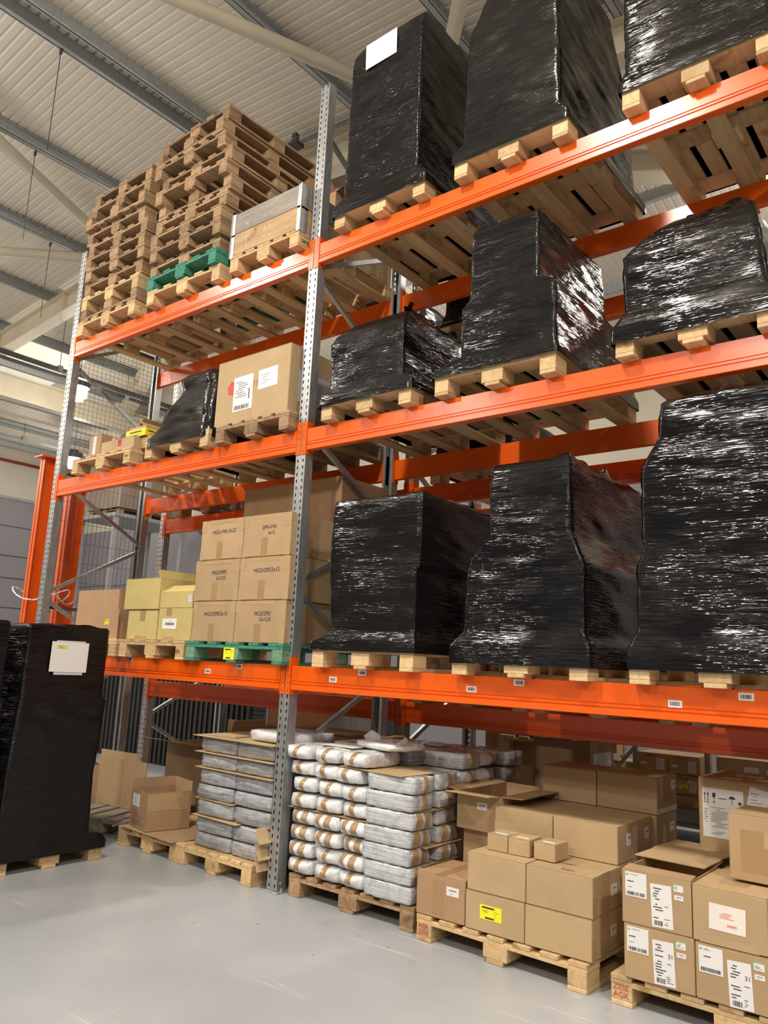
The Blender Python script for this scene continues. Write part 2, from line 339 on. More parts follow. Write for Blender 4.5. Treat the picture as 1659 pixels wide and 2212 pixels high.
        for q in (.06, .14):
            uu = u0 + w_ * q; vv = v0 + h_ * .72; rect(p, fr, uu - w_ * .008, uu + w_ * .008, vv, vv + h_ * .15, t, t + k)
            o, U, V, Nn = fr; b0 = o + U * uu + V * (vv + h_ * .14) + Nn * t; p.add([b0 - U * w_ * .03, b0 + U * w_ * .03, b0 + V * h_ * .05, b0 - U * w_ * .03 + Nn * k, b0 + U * w_ * .03 + Nn * k, b0 + V * h_ * .05 + Nn * k], [(0, 1, 2), (3, 4, 5), (0, 1, 4, 3), (1, 2, 5, 4), (2, 0, 3, 5)])
        rect(p, fr, u0 + w_ * .03, u0 + w_ * .17, v0 + h_ * .7, v0 + h_ * .712, t, t + k)
        rect(p, fr, u0 + w_ * .25, u0 + w_ * .33, v0 + h_ * .82, v0 + h_ * .91, t, t + k); rect(p, fr, u0 + w_ * .283, u0 + w_ * .297, v0 + h_ * .72, v0 + h_ * .82, t, t + k); rect(p, fr, u0 + w_ * .26, u0 + w_ * .32, v0 + h_ * .71, v0 + h_ * .725, t, t + k)
        o, U, V, Nn = fr; cc = o + U * (u0 + w_ * .73) + V * (v0 + h_ * .82) + Nn * t; ring = [cc + U * w_ * .08 * math.cos(a_) + V * h_ * .06 * math.sin(a_) for a_ in [PI * j / 8 for j in range(9)]]
        p.add(ring + [q + Nn * k for q in ring], [tuple(range(9)), tuple(range(17, 8, -1))]); rect(p, fr, u0 + w_ * .722, u0 + w_ * .735, v0 + h_ * .71, v0 + h_ * .82, t, t + k)
        rect(p, fr, u0 + w_ * .88, u0 + w_ * .95, v0 + h_ * .72, v0 + h_ * .78, t, t + k); rect(p, fr, u0 + w_ * .4, u0 + w_ * .6, v0 + h_ * .8, v0 + h_ * .815, t, t + k)
        a = L(.2, .85, .08, .64); lines(p, fr, *a, 16, t, rnd, .3); a = L(.04, .16, .3, .6); lines(p, fr, *a, 6, t, rnd, .3)
    elif kind == 'cream':
        a = L(.3, .75, .5, .75); lines(p, fr, *a, 4, t, rnd, .45); a = L(.5, .75, .2, .3); barcode(p, fr, *a, t, rnd)
    elif kind in ('soft', 'faint', 'grey'):
        a = L(.15, .85, .15, .9); lines(p, fr, *a, 7, t, rnd, .3)
    else:                   # small address label
        a = L(.2, .8, .55, .72); rect(p, fr, *a, t, t + k); a = L(.25, .75, .22, .32); lines(p, fr, *a, 1, t, rnd, .8)
    part('print', p, {'cream': 'ink_pink', 'small': 'ink_grey', 'soft': 'ink_grey', 'faint': 'ink_faint', 'grey': 'ink_faint'}.get(kind, 'ink'), lab)
    return lab

def carton(x0, x1, y0, y1, z0, z1, label, mat='cardboard', decals=(), group=None, rot=0, seam=True, name='cardboard_box', cat='box', flaps=True, bevel=.004):
    W, D, H = x1 - x0, y1 - y0, z1 - z0
    r = empty(name, ((x0 + x1) / 2, (y0 + y1) / 2, z0), label, cat, rot, group)
    b_ = MB().box(-W / 2, W / 2, -D / 2, D / 2, .0005, H - .003 if flaps else H); part('carton_body', b_, mat, r, bevel)
    if flaps:
        f1 = MB().box(-W / 2 + .001, W / 2 - .001, -D / 2 + .001, -.0015, H - .003, H); part('top_flap', f1, mat, r)
        f2 = MB().box(-W / 2 + .001, W / 2 - .001, .0015, D / 2 - .001, H - .003, H); part('top_flap', f2, mat, r)
    for i, d in enumerate(decals): decal(r, W, D, H, d, seed=i * 13 + int(x0 * 100))
    return r
def open_carton(x0, x1, y0, y1, z0, z1, label, flaps, mat='cardboard', decals=(), rot=0, t=.005, name='open_cardboard_box'):
    """flaps: dict side -> (length, angle from vertical outward in degrees)"""
    W, D, H = x1 - x0, y1 - y0, z1 - z0
    r = empty(name, ((x0 + x1) / 2, (y0 + y1) / 2, z0), label, 'box', rot); m_ = MB()
    m_.box(-W / 2, W / 2, -D / 2, -D / 2 + t, .0005, H).box(-W / 2, W / 2, D / 2 - t, D / 2, .0005, H)
    m_.box(-W / 2, -W / 2 + t, -D / 2 + t, D / 2 - t, .0005, H).box(W / 2 - t, W / 2, -D / 2 + t, D / 2 - t, .0005, H).box(-W / 2 + t, W / 2 - t, -D / 2 + t, D / 2 - t, .0005, t)
    part('carton_body', m_, mat, r)
    for side, (ln, ang) in flaps.items():
        a = math.radians(ang); n = {'front': Vector((0, -1, 0)), 'back': Vector((0, 1, 0)), 'left': Vector((-1, 0, 0)), 'right': Vector((1, 0, 0))}[side]
        u = Vector((1, 0, 0)) if side in ('front', 'back') else Vector((0, 1, 0)); hw = (W if side in ('front', 'back') else D) / 2
        base = Vector((n.x * (W / 2 - t / 2), n.y * (D / 2 - t / 2), H)); d = Vector((0, 0, 1)) * math.cos(a) + n * math.sin(a); nn = d.cross(u)
        part('flap', MB().obox(base + d * ln / 2, u * hw * .985, d * ln / 2, nn * t / 2), mat, r)
    for i, d in enumerate(decals): decal(r, W, D, H, d, seed=i * 17 + int(x0 * 100))
    return r

# ------------------------------------------------------------------ pallets
_pm = {}
def pallet(x, y, z, label, W=.8, D=1.2, nb=5, mat='wood_used', rot=0, group=None, flip=False, blockmat=None, H=.144, stamp=None, cat='pallet', solid_mat2=None):
    """x,y centre; boards of the deck run along y, blocks 3 x 3"""
    key = (W, D, nb, H)
    if key not in _pm:
        t = .022; bh = H - 3 * t; rnd = random.Random(int(W * 100 + D * 10 + nb)); M = {}
        d = MB(); wsum = W; bw = [(.145 if i in (0, nb - 1) else .1) for i in range(nb)] if nb == 5 else [.1] * nb
        if nb == 5: bw[2] = .145
        gap = (W - sum(bw)) / (nb - 1); xx = -W / 2
        for b1 in bw: d.box(xx, xx + b1, -D / 2, D / 2, H - t, H - rnd.random() * .002); xx += b1 + gap
        M['deck_boards'] = (d.mesh('deck_boards', .002), None)
        s = MB().box(-W / 2, W / 2, -.07, .07, H - 2 * t, H - t); M['cross_board'] = (s.mesh('cross_board', .002), [(0, yy, 0) for yy in (-D / 2 + .072, 0, D / 2 - .072)])
        bl = MB().box(-.05, .05, -.07, .07, t, t + bh); bc = MB().box(-.0725, .0725, -.07, .07, t, t + bh)
        ex = W / 2 - .052
        M['block'] = (bl.mesh('block', .003), [(sx * ex, yy, 0) for sx in (-1, 1) for yy in (-D / 2 + .071, 0, D / 2 - .071)])
        M['block.c'] = (bc.mesh('block', .003), [(0, yy, 0) for yy in (-D / 2 + .071, 0, D / 2 - .071)])
        r1 = MB().box(-.05, .05, -D / 2, D / 2, 0, t); M['bottom_board'] = (r1.mesh('bottom_board', .003), [(-ex, 0, 0), (0, 0, 0), (ex, 0, 0)])
        _pm[key] = M
    r = empty('wooden_pallet', (x, y, z), label, cat, rot, group)
    if flip: r.rotation_euler = (PI, 0, rot); r.location.z = z + H
    for k, (me, locs) in _pm[key].items():
        nm = k.split('.')[0]; mt = (blockmat if (blockmat and nm == 'block') else mat)
        mk = (me.name, mt, key)
        if mk not in _pm:
            m2 = me.copy(); m2.materials.clear(); m2.materials.append(MATS[mt]); _pm[mk] = m2
        for l in (locs or [(0, 0, 0)]):
            o = bpy.data.objects.new(nm, _pm[mk]); COL.objects.link(o); o.parent = r; o.location = l
    for st in (stamp or []):   # (bx, by, face, text, size, mat)
        p = MB(); bx, by, face, s_, sz, mt = st
        fr = (Vector((bx, -D / 2, 0)), Vector((1, 0, 0)), Vector((0, 0, 1)), Vector((0, -1, 0))) if face == 'front' else (Vector((W / 2, by, 0)), Vector((0, 1, 0)), Vector((0, 0, 1)), Vector((1, 0, 0)))
        for li, ln in enumerate(s_.split('|')): put_text(p, fr, ln, sz, 0, .062 - li * sz * .9 + (sz * .45 if '|' in s_ else 0), .001)
        part('stamp', p, mt, r)
    return r

# ------------------------------------------------------------------ wrapped loads
def ring_pts(x0, x1, y0, y1, r, step):
    r = min(r, (x1 - x0) / 2.2, (y1 - y0) / 2.2); P = []
    def edge(a, b_, n):
        for i in range(n): t = i / n; P.append((a[0] + (b_[0] - a[0]) * t, a[1] + (b_[1] - a[1]) * t))
    def arc(cx, cy, a0, n=4):
        for i in range(n): a = a0 + PI / 2 * i / n; P.append((cx + r * math.cos(a), cy + r * math.sin(a)))
    nx, ny = ring_pts.nx, ring_pts.ny
    edge((x0 + r, y0), (x1 - r, y0), nx); arc(x1 - r, y0 + r, -PI / 2); edge((x1, y0 + r), (x1, y1 - r), ny); arc(x1 - r, y1 - r, 0)
    edge((x1 - r, y1), (x0 + r, y1), nx); arc(x0 + r, y1 - r, PI / 2); edge((x0, y1 - r), (x0, y0 + r), ny); arc(x0 + r, y0 + r, PI)
    return P
def wrapped(rings, label, mat='black_film', wrinkle=.004, rad=.018, seed=0, step=.022, top_bulge=.015, torn=.012, group=None, name='wrapped_pallet_load', decals=(), boxed=True, cat='wrapped load', tuft=False):
    """rings: (z, x0, x1, y0, y1) from low to high in world units"""
    z0 = rings[0][0]; cx = (rings[0][1] + rings[0][2]) / 2; cy = (rings[0][3] + rings[0][4]) / 2
    r = empty(name, (cx, cy, z0), label, cat, 0, group)
    W = max(q[2] - q[1] for q in rings); D = max(q[4] - q[3] for q in rings); ring_pts.nx = max(8, int(W / step)); ring_pts.ny = max(8, int(D / step))
    zs = []
    for a, b_ in zip(rings[:-1], rings[1:]):
        n = max(1, int((b_[0] - a[0]) / step))
        for i in range(n): zs.append((a, b_, i / n))
    zs.append((rings[-1], rings[-1], 0)); V = []; F = []; n = None; off = Vector((seed * 13.7, seed * 5.1, 0))
    for (a, b_, t) in zs:
        q = [a[i] + (b_[i] - a[i]) * t for i in range(5)]; P = ring_pts(q[1] - cx, q[2] - cx, q[3] - cy, q[4] - cy, rad, step)
        n = len(P); mx, my = (q[1] + q[2]) / 2 - cx, (q[3] + q[4]) / 2 - cy
        for (px, py) in P:
            d = Vector((px - mx, py - my, 0)); d = Vector((d.x / (q[2] - q[1]), d.y / (q[4] - q[3]), 0)); ax = Vector((math.copysign(1, d.x), 0, 0)) if abs(d.x) > abs(d.y) else Vector((0, math.copysign(1, d.y), 0))
            p = Vector((px * 2.3, py * 2.3, (q[0] + .16 * (px + py)) * 24)) + off; p2 = Vector((px * 3.1, py * 3.1, (q[0] - .3 * (px - py)) * 9)) - off
            w_ = (noise.noise(p) * wrinkle + noise.noise(p2) * wrinkle * 1.1 + noise.noise(Vector((px * 2, py * 2, q[0] * 2)) + off) * wrinkle * 1.6) * min(1, .35 + max(0, q[0] - rings[1][0]) * 8)
            V.append((px + ax.x * w_, py + ax.y * w_, q[0] - z0))
    m_ = len(zs)
    for j in range(m_ - 1):
        for i in range(n): F.append((j * n + i, j * n + (i + 1) % n, (j + 1) * n + (i + 1) % n, (j + 1) * n + i))
    base = (m_ - 1) * n; q = rings[-1]; mx, my = (q[1] + q[2]) / 2 - cx, (q[3] + q[4]) / 2 - cy; prev = base
    for k_, s in enumerate((.985, .94, .82, .6, .3)):
        st = len(V)
        for i in range(n):
            x_, y_, z_ = V[base + i]; wv = noise.noise(Vector((x_ * 6 + seed, y_ * 6, k_ * 1.7))) * torn; V.append((mx + (x_ - mx) * s, my + (y_ - my) * s, z_ + wv + top_bulge * (1 - s) + (abs(wv) if k_ == 0 else 0)))
        for i in range(n): F.append((prev + i, prev + (i + 1) % n, st + (i + 1) % n, st + i))
        prev = st
    V.append((mx, my, q[0] - z0 + top_bulge)); F += [(prev + i, prev + (i + 1) % n, len(V) - 1) for i in range(n)]
    me = bpy.data.meshes.new('stretch_film'); me.from_pydata(V, [], F)
    for p in me.polygons: p.use_smooth = True
    link('stretch_film', me, mat, r)
    if tuft:
        tb = MB(); rr_ = random.Random(seed); tx, ty = tuft
        for k_ in range(7):
            a = rr_.uniform(0, 6.28); l_ = rr_.uniform(.03, .08); p0 = Vector((tx - cx, ty - cy, q[0] - z0 - .01)); p1 = p0 + Vector((math.cos(a) * l_, math.sin(a) * l_, rr_.uniform(.01, .045)))
            sd = Vector((-math.sin(a), math.cos(a), .3)) * .02; tb.add([p0 - sd, p0 + sd, p1 + sd * .6, p1 - sd * .8 + Vector((0, 0, .012))], [(0, 1, 2, 3)])
        part('film_tail', tb, mat, r)
    for i, (Wd, Dd, ox, oy, oz, spec) in enumerate(decals):
        e = decal(r, Wd, Dd, 0, spec, seed=i)
        e.location = (ox - cx, oy - cy, oz - z0)
    return r

# ================================================================== BUILDING
RX, RZ = -3.86, 8.0                       # ridge
def roof_l(x): return RZ - .09 * (RX - x)  # underside plane of the purlins, left slope
def roof_r(x): return RZ - .076 * (x - RX)
HIP_Y0, HIP_S, END_S, SH = 2.4, .44, .2, .2
WX0, WX1, WY0, WY1 = -18.0, 13.0, -13.0, 8.6
struct('floor', MB().box(WX0, WX1, WY0, WY1, -.1, 0), 'floor_paint', 'pale grey scuffed painted concrete floor')
def hip_end(x): return min(WY1, HIP_Y0 + HIP_S * abs(x - RX))
# ceiling sheets: trapezoidal liner profile
def sheet_slope(side):
    mb = MB(); pitch = .112; y = WY0; prof = []
    while y < WY1:
        for dy, dz in ((0, 0), (.022, .011), (.09, .011), (.104, 0)): prof.append((y + dy, dz))
        y += pitch
    xe = WX0 if side < 0 else WX1; rf = roof_l if side < 0 else roof_r; V = []
    for (yy, dz) in prof:
        xs = RX if yy <= HIP_Y0 else RX + side * (yy - HIP_Y0) / HIP_S
        xs = max(xs, xe) if side < 0 else min(xs, xe)
        V.append((xs, yy, rf(xs) + SH - dz)); V.append((xe, yy, rf(xe) + SH - dz))
    mb.add(V, [(2 * i, 2 * i + 1, 2 * i + 3, 2 * i + 2) for i in range(len(prof) - 1)]); return mb
struct('ceiling', sheet_slope(-1), 'roof_sheet', 'cream corrugated roof lining, left slope')
struct('ceiling.001', sheet_slope(1), 'roof_sheet', 'cream corrugated roof lining, right slope')
mb = MB(); x = WX0; V = []; pitch = .112
while x < WX1:
    for dx, dz in ((0, 0), (.022, .011), (.09, .011), (.104, 0)):
        xx = x + dx; ys = hip_end(xx); zz = (roof_l(xx) if xx < RX else roof_r(xx)) + SH
        V.append((xx, ys, zz - dz)); V.append((xx, WY1, zz - END_S * (WY1 - ys) - dz))
    x += pitch
mb.add(V, [(2 * i, 2 * i + 1, 2 * i + 3, 2 * i + 2) for i in range(len(V) // 2 - 1)])
struct('ceiling.002', mb, 'roof_sheet', 'cream corrugated roof lining, end slope')
# walls
WT = .15
struct('wall_left', MB().box(WX0 - WT, WX0, WY0, WY1, 5.58, 7.2), 'wall_cream', 'upper cream cladding of left wall')
mb = MB(); z = 0
for zz in [.0, .9, 1.72, 2.54, 3.36, 3.975, 4.8, 5.58]:
    if zz > 0: mb.box(WX0 - WT, WX0 + .02, WY0, WY1, z, zz - .035)
    z = zz
mb.box(WX0 - WT, WX0 - .02, WY0, WY1, 0, 5.58); struct('wall_left.001', mb, 'wall_grey', 'lower grey panelled part of left wall')
struct('trim_1', MB().box(WX0, WX0 + .07, WY0, WY1, 5.54, 5.62), 'grey_trim', 'grey flashing between cream and grey wall cladding')
struct('wall_back', MB().box(WX0, WX1, WY1, WY1 + WT, 4.9, 8.4), 'wall_cream', 'cream upper part of the back wall')
struct('wall_back.001', MB().box(WX0, WX1, WY1, WY1 + WT, 0, 4.9).box(WX0, WX1, WY1 - .03, WY1, 3.3, 3.35).box(WX0, WX1, WY1 - .03, WY1, 1.7, 1.75), 'wall_grey', 'grey lower part of the back wall')
struct('wall_right', MB().box(WX1, WX1 + WT, WY0, WY1, 0, 8.4), 'wall_grey'); struct('wall_front', MB().box(WX0, WX1, WY0 - WT, WY0, 0, 8.4), 'wall_grey_dark')  # unseen front wall, toned dark to cut reflections and bounce like opposite racks
# purlins
def purlin(n, x, z, y0, y1, d=.2, f=.07, lab='galvanised roof purlin'):
    mb = MB().box(x - .004, x + .004, y0, y1, z, z + d).box(x - .004, x + f, y0, y1, z, z + .006).box(x + f - .005, x + f, y0, y1, z, z + .03).box(x - .012, x - .004, y0, y1, z + d * .55, z + d * .68).box(x - .004, x + f * .9, y0, y1, z + d - .05, z + d - .044).box(x - f, x + .004, y0, y1, z + d - .01, z + d)
    return struct('trim_%d' % n, mb, 'galvanised_purlin', lab)
k = 2
for i, x in enumerate([-5.6, -7.36, -9.1, -10.78, -12.28, -14.1, -15.7, -17.2]):
    purlin(k, x, roof_l(x), WY0, hip_end(x), lab='grey purlin under left roof slope'); k += 1
for x in [-1.72, -.08, 1.37, 3.0, 4.7, 6.4, 8.1, 9.8, 11.5]:
    purlin(k, x, roof_r(x), WY0, hip_end(x), lab='grey purlin under right roof slope'); k += 1
mb = MB().box(RX - .006, RX + .006, WY0, HIP_Y0, RZ, RZ + .2).box(RX - .02, RX + .06, WY0, HIP_Y0, RZ, RZ + .012).box(RX - .02, RX + .34, WY0, HIP_Y0, RZ + .188, RZ + .2)
mb.box(RX + .32, RX + .334, WY0, HIP_Y0, RZ + .0, RZ + .19).box(RX + .30, RX + .37, WY0, HIP_Y0, RZ, RZ + .012)
struct('trim_%d' % k, mb, 'galvanised_purlin', 'deep double ridge purlin'); k += 1
for y in (3.9, 5.3, 6.8):      # purlins on the end slope run across
    zz = RZ - END_S * (y - HIP_Y0); s = (y - HIP_Y0) / HIP_S
    x0, x1 = max(WX0, RX - s), min(WX1, RX + s)
    hz = roof_l(RX - s) - END_S * 0
    mb = MB(); n = 12
    for i in range(n):
        xa, xb = x0 + (x1 - x0) * i / n, x0 + (x1 - x0) * (i + 1) / n
        def ez(xx):
            ys = hip_end(xx); return (roof_l(xx) if xx < RX else roof_r(xx)) - END_S * max(0, y - ys)
        mb.bar((xa, y, ez(xa) + .1), (xb, y, ez(xb) + .1), .012, .2, (0, 0, 1)); mb.bar((xa, y - .03, ez(xa)), (xb, y - .03, ez(xb)), .07, .01, (0, 0, 1))
    struct('trim_%d' % k, mb, 'galvanised_purlin', 'grey purlin across the end slope of the roof'); k += 1
# rafters (I sections) along x at y 2.37
def rafter(y, n):
    mb = MB()
    for xa, xb, rf in ((WX0, RX, roof_l), (RX, WX1, roof_r)):
        za, zb = rf(xa), rf(xb)
        mb.bar((xa, y + .1, za - .19), (xb, y + .1, zb - .19), .02, .38, (0, 0, 1)); mb.bar((xa, y + .1, za - .01), (xb, y + .1, zb - .01), .2, .02, (0, 0, 1)); mb.bar((xa, y + .1, za - .385), (xb, y + .1, zb - .385), .22, .025, (0, 0, 1))
        for i in range(1, 6):
            xx = xa + (xb - xa) * i / 6; mb.box(xx - .008, xx + .008, y + .01, y + .19, rf(xx) - .38, rf(xx))
    struct('trim_%d' % n, mb, 'cream_paint', 'deep cream steel roof rafter')
rafter(2.37, k); k += 1; rafter(-4.3, k); k += 1; rafter(-10.6, k); k += 1
for s, xe in ((-1, WX0), (1, WX1)):     # hip beams
    L_ = abs(xe - RX); ye = HIP_Y0 + HIP_S * L_; ye = min(ye, WY1); xx = RX + s * (ye - HIP_Y0) / HIP_S; rf = roof_l if s < 0 else roof_r
    mb = MB().bar((RX, HIP_Y0, RZ - .17), (xx, ye, rf(xx) - .17), .03, .34, (0, 0, 1)).bar((RX, HIP_Y0, RZ - .35), (xx, ye, rf(xx) - .35), .26, .025, (0, 0, 1)).bar((RX, HIP_Y0, RZ - .01), (xx, ye, rf(xx) - .01), .26, .02, (0, 0, 1))
    struct('trim_%d' % k, mb, 'cream_paint', 'diagonal cream hip beam'); k += 1
# tie beam along y, round bracing tubes
mb = MB().box(-12.02, -11.98, WY0, 7.0, 6.52, 6.98).box(-12.12, -11.88, WY0, 7.0, 6.5, 6.53).box(-12.12, -11.88, WY0, 7.0, 6.97, 7.0)
struct('trim_%d' % k, mb, 'cream_paint', 'cream steel tie beam below the purlins'); k += 1
for a, b_ in (((-6.7, 2.4, 7.6), (-3.9, -4.3, 7.9)), ((-6.7, 2.4, 7.6), (-12.6, -4.3, 7.05)), ((-.7, 2.4, 7.55), (-3.85, -4.3, 7.85)), ((-.7, 2.4, 7.55), (5.4, -4.3, 7.1))):
    struct('trim_%d' % k, MB().tube(a, b_, .075, 16), 'cream_paint', 'round cream roof bracing tube', smooth=True); k += 1
for i, (x0, x1, y0, y1) in enumerate([(-12.2, -10.85, 2.7, 4.35), (-14.0, -12.35, 3.3, 4.5), (-12.2, -10.85, -9.0, -7.0), (2, 3, -9, -7)]):
    rf = roof_l if x0 < RX else roof_r; mb = MB(); z_ = SH - .03
    mb.add([(x0, y0, rf(x0) + z_), (x1, y0, rf(x1) + z_), (x1, y1, rf(x1) + z_), (x0, y1, rf(x0) + z_), (x0, y0, rf(x0) + z_ + .01), (x1, y0, rf(x1) + z_ + .01), (x1, y1, rf(x1) + z_ + .01), (x0, y1, rf(x0) + z_ + .01)], [(0, 3, 2, 1), (4, 5, 6, 7), (0, 1, 5, 4), (1, 2, 6, 5), (2, 3, 7, 6), (3, 0, 4, 7)])
    struct('window_%d' % (i + 1), mb, 'skylight_glow', 'translucent rooflight sheet')
# services
def tray(name, p0, p1, w_, h_, mat, label, cat, rods):
    mb = MB().bar(p0, p1, w_, h_, (0, 0, 1)); r = part(name, mb, mat); tag(r, label, cat)
    for (y, zt) in rods:
        part('hanger_rod', MB().tube((p0[0], y, p0[2]), (p0[0], y, zt), .006, 6), 'steel_dark', r); part('rod_clamp', MB().box(p0[0] - .05, p0[0] + .05, y - .04, y + .04, p0[2] - .03, p0[2] + .07), 'grey_trim', r)
    return r
tray('cable_tray', (-9, -6, 6.33), (-9, 7, 6.33), .09, .06, 'steel_dark', 'dark cable tray hung under the left roof slope, passing behind the rack', 'cable tray', [(y, 7.4) for y in (-4.4, -1.5, 1.3, 2.7)])
tray('light_rail', (-10.5, -5, 6.78), (-10.5, 7, 6.78), .06, .05, 'steel_dark', 'slim rail carrying the distant lamps beyond the mesh end panel', 'rail', [(y, 7.3) for y in (-3.5, 0, 2, 5)])
tray('conduit', (-14.85, -5, 6.5), (-14.85, 7.5, 6.5), .05, .05, 'grey_trim', 'pale conduit farthest away under the left roof slope', 'conduit', [(y, 6.95) for y in (-3.5, 0, 2, 5)])
r = empty('cable_basket', (-.5, 2.16, 7.78), 'wire cable basket running along the roof rafter behind the central upright', 'cable tray')
mb = MB()
for (dy, dz) in ((-.06, 0), (0, 0), (.06, 0), (-.06, .05), (.06, .05)): mb.bar((-3.1, dy, dz + .10), (3.5, dy, dz - .22), .006, .006, (0, 0, 1))
for i in range(44): x = -3.1 + i * .15; mb.box(x, x + .005, -.06, .06, .10 - .0485 * (x + 3.1), .105 - .0485 * (x + 3.1))
part('wire_tray', mb, 'grey_trim', r); part('cables', MB().bar((-3.1, 0, .11), (3.5, 0, -.21), .05, .014, (0, 0, 1)), 'ink_grey', r)
part('bracket', MB().box(-2.26, -2.19, -.03, .03, .05, .22).box(-2.33, -2.13, -.07, .07, .03, .075), 'steel_brown', r)
for i, (x, y, z) in enumerate([(-3.86, -.37, 8.0), (-5.6, .27, 7.83), (-7.36, 1.46, 7.67)]):
    tag(part('hanging_wire', MB().tube((x, y, z), (x, y, z - 1.25), .005, 6).box(x - .02, x + .02, y - .01, y + .01, z - .06, z), 'steel_dark'), ['thin hanging wire below the ridge purlin', 'thin hanging wire below the second purlin from the ridge', 'thin hanging wire below the third purlin from the ridge'][i], 'wire')
tag(part('red_pipe', MB().tube((WX0 + .12, -6, 6.6), (WX0 + .12, 8.3, 6.6), .045, 10), 'red_pipe_paint', smooth=True), 'dark red pipe high on the far cream wall', 'pipe')
# highbay fixtures
pos = ['nearest lamp over the aisle left of centre', 'lamp over the aisle', 'lamp']
for i, (x, y, z, s) in enumerate(LAMPS):
    zt = (roof_l(x) if x < RX else roof_r(x)); zt = min(zt, zt - END_S * max(0, y - hip_end(x)))
    where = ['over the aisle, second row', 'over the aisle, third row', 'over the aisle, fourth row', 'over the aisle, right end', 'over the aisle, far left end', 'behind the viewer, left', 'behind the viewer, centre', 'behind the viewer, right', '', '', 'behind the rack, left', 'behind the rack, centre', 'behind the rack, right'][i]
    lab = {8: 'bright highbay lamp beside the left rack upright, upper of the two', 9: 'bright highbay lamp beside the left rack upright, lower of the two'}.get(i, 'round highbay lamp ' + where)
    r = empty('highbay_lamp', (x, y, z), lab, 'lamp', group=None)
    part('housing', MB().tube((0, 0, .02), (0, 0, .16), s * .5, 24).tube((0, 0, .16), (0, 0, .24), s * .25, 16), 'steel_dark', r)
    part('cable', MB().tube((0, 0, .24), (0, 0, max(.3, zt - z + (.19 if i in (8, 9) else 0))), .008, 6), 'steel_dark', r)
    if i in (8, 9): part('lens', MB().tube((0, 0, -.16), (0, 0, .018), s * .40, 24).tube((0, 0, -.24), (0, 0, -.16), s * .25, 24), 'lamp_lens', r)

# ================================================================== RACKING
Z1, Z2, Z3, ZT, DEP, BW = 1.4395, 3.1178, 4.5736, 5.965, 1.075, 3.43
def holes(mb, O, U, z0, z1, uc, half, hw, hh, pitch=.05):
    """strip of plate in plane O + U*u, z ; one tapered slot per pitch"""
    O = Vector(O); U = Vector(U); z = z0
    while z < z1 - 1e-6:
        zt = min(z + pitch, z1); zc = (z + zt) / 2
        def P(u, zz): return tuple(O + U * u + Vector((0, 0, zz)))
        o = [P(uc - half, z), P(uc + half, z), P(uc + half, zt), P(uc - half, zt)]
        i_ = [P(uc - hw * .6, zc - hh), P(uc + hw * .6, zc - hh), P(uc + hw, zc + hh * .2), P(uc + hw * .7, zc + hh), P(uc - hw * .7, zc + hh), P(uc - hw, zc + hh * .2)]
        mb.add(o + i_, [(0, 1, 5, 4), (1, 2, 7, 6, 5), (2, 3, 8, 7), (3, 0, 4, 9, 8)]); z = zt
def upright_mb(xr, y, s, h):
    """perforated C section, face at y looking along -s*y"""
    mb = MB(); x0 = xr - .1
    for uc in (.024, .076): holes(mb, (x0, y, 0), (1, 0, 0), .01, h, uc, .0235, .0065, .0125)
    mb.box(x0 + .0475, x0 + .0525, min(y, y + s * .011), max(y, y + s * .011), .01, h).add([(x0 + .0475, y, .01), (x0 + .0475, y, h), (x0 + .0475, y + s * .011, .01), (x0 + .0475, y + s * .011, h)], [(0, 1, 3, 2)])
    for xa, xb in ((x0, x0 + .003), (xr - .003, xr)):
        mb.box(xa, xb, min(y, y + s * .072), max(y, y + s * .072), .01, h)
    for xa, xb in ((x0, x0 + .02), (xr - .02, xr), ): mb.box(xa, xb, min(y + s * .072, y + s * .075), max(y + s * .072, y + s * .075), .01, h)
    for xa, xb in ((x0 + .02, x0 + .023), (xr - .023, xr - .02)): mb.box(xa, xb, min(y + s * .06, y + s * .075), max(y + s * .06, y + s * .075), .01, h)
    z = .1
    for xx in (xr, x0):   # round side perforations, drawn as shallow studs
        z = .1
        while z < h - .05: mb.tube((xx - .001, y + s * .03, z), (xx + .0012 * (1 if xx == xr else -1), y + s * .03, z), .004, 6); z += .15
    return mb
def rack_frame(xr, y0, h, label, splice=None, phase=0, top=True):
    r = empty('rack_frame', (xr - .05, y0, 0), label, 'rack frame'); X = lambda x: x - (xr - .05)
    for (yy, s) in ((0, 1), (DEP, -1)):
        mb = upright_mb(.05, yy, s, h); u = part('upright_post', mb, 'galvanised', r)
        fp = MB().box(-.085, .085, min(yy - s * .03, yy + s * .13), max(yy - s * .03, yy + s * .13), 0, .008); f_ = part('foot_plate', fp, 'galvanised', r, .002)
        part('anchor_bolt', MB().tube((.068, yy + s * .02, .008), (.068, yy + s * .02, .03), .009, 6).tube((.068, yy + s * .02, .008), (.068, yy + s * .02, .016), .014, 6), 'bolt', f_)
        part('side_bolt', MB().tube((.05, yy + s * .035, .05), (.062, yy + s * .035, .05), .011, 8), 'bolt', f_)
    zf = [.79, 1.98, 3.17, 4.38, 5.58]; zr = [.2, 1.38, 2.58, 3.77, 4.97]
    for i in range(5):
        part('diagonal_brace', MB().bar((0, .045, zf[i] - .03), (0, DEP - .045, zr[i] + .03), .035, .028), 'galvanised', r)
        if i < 4: part('diagonal_brace', MB().bar((0, .045, zf[i] + .03), (0, DEP - .045, zr[i + 1] - .03), .035, .028), 'galvanised', r)
    part('horizontal_brace', MB().bar((0, .045, .16), (0, DEP - .045, .16), .035, .028), 'galvanised', r)
    return r
rack_frame(0, 0, ZT, 'perforated galvanised frame standing between the two front bays')
rack_frame(-BW, 0, 5.6, 'perforated galvanised frame at the left end of the front rack')
rack_frame(BW, 0, ZT, 'perforated galvanised frame at the right end of the front rack')
rack_frame(0, 1.3, 5.6, 'galvanised frame of the rear rack behind the central upright')
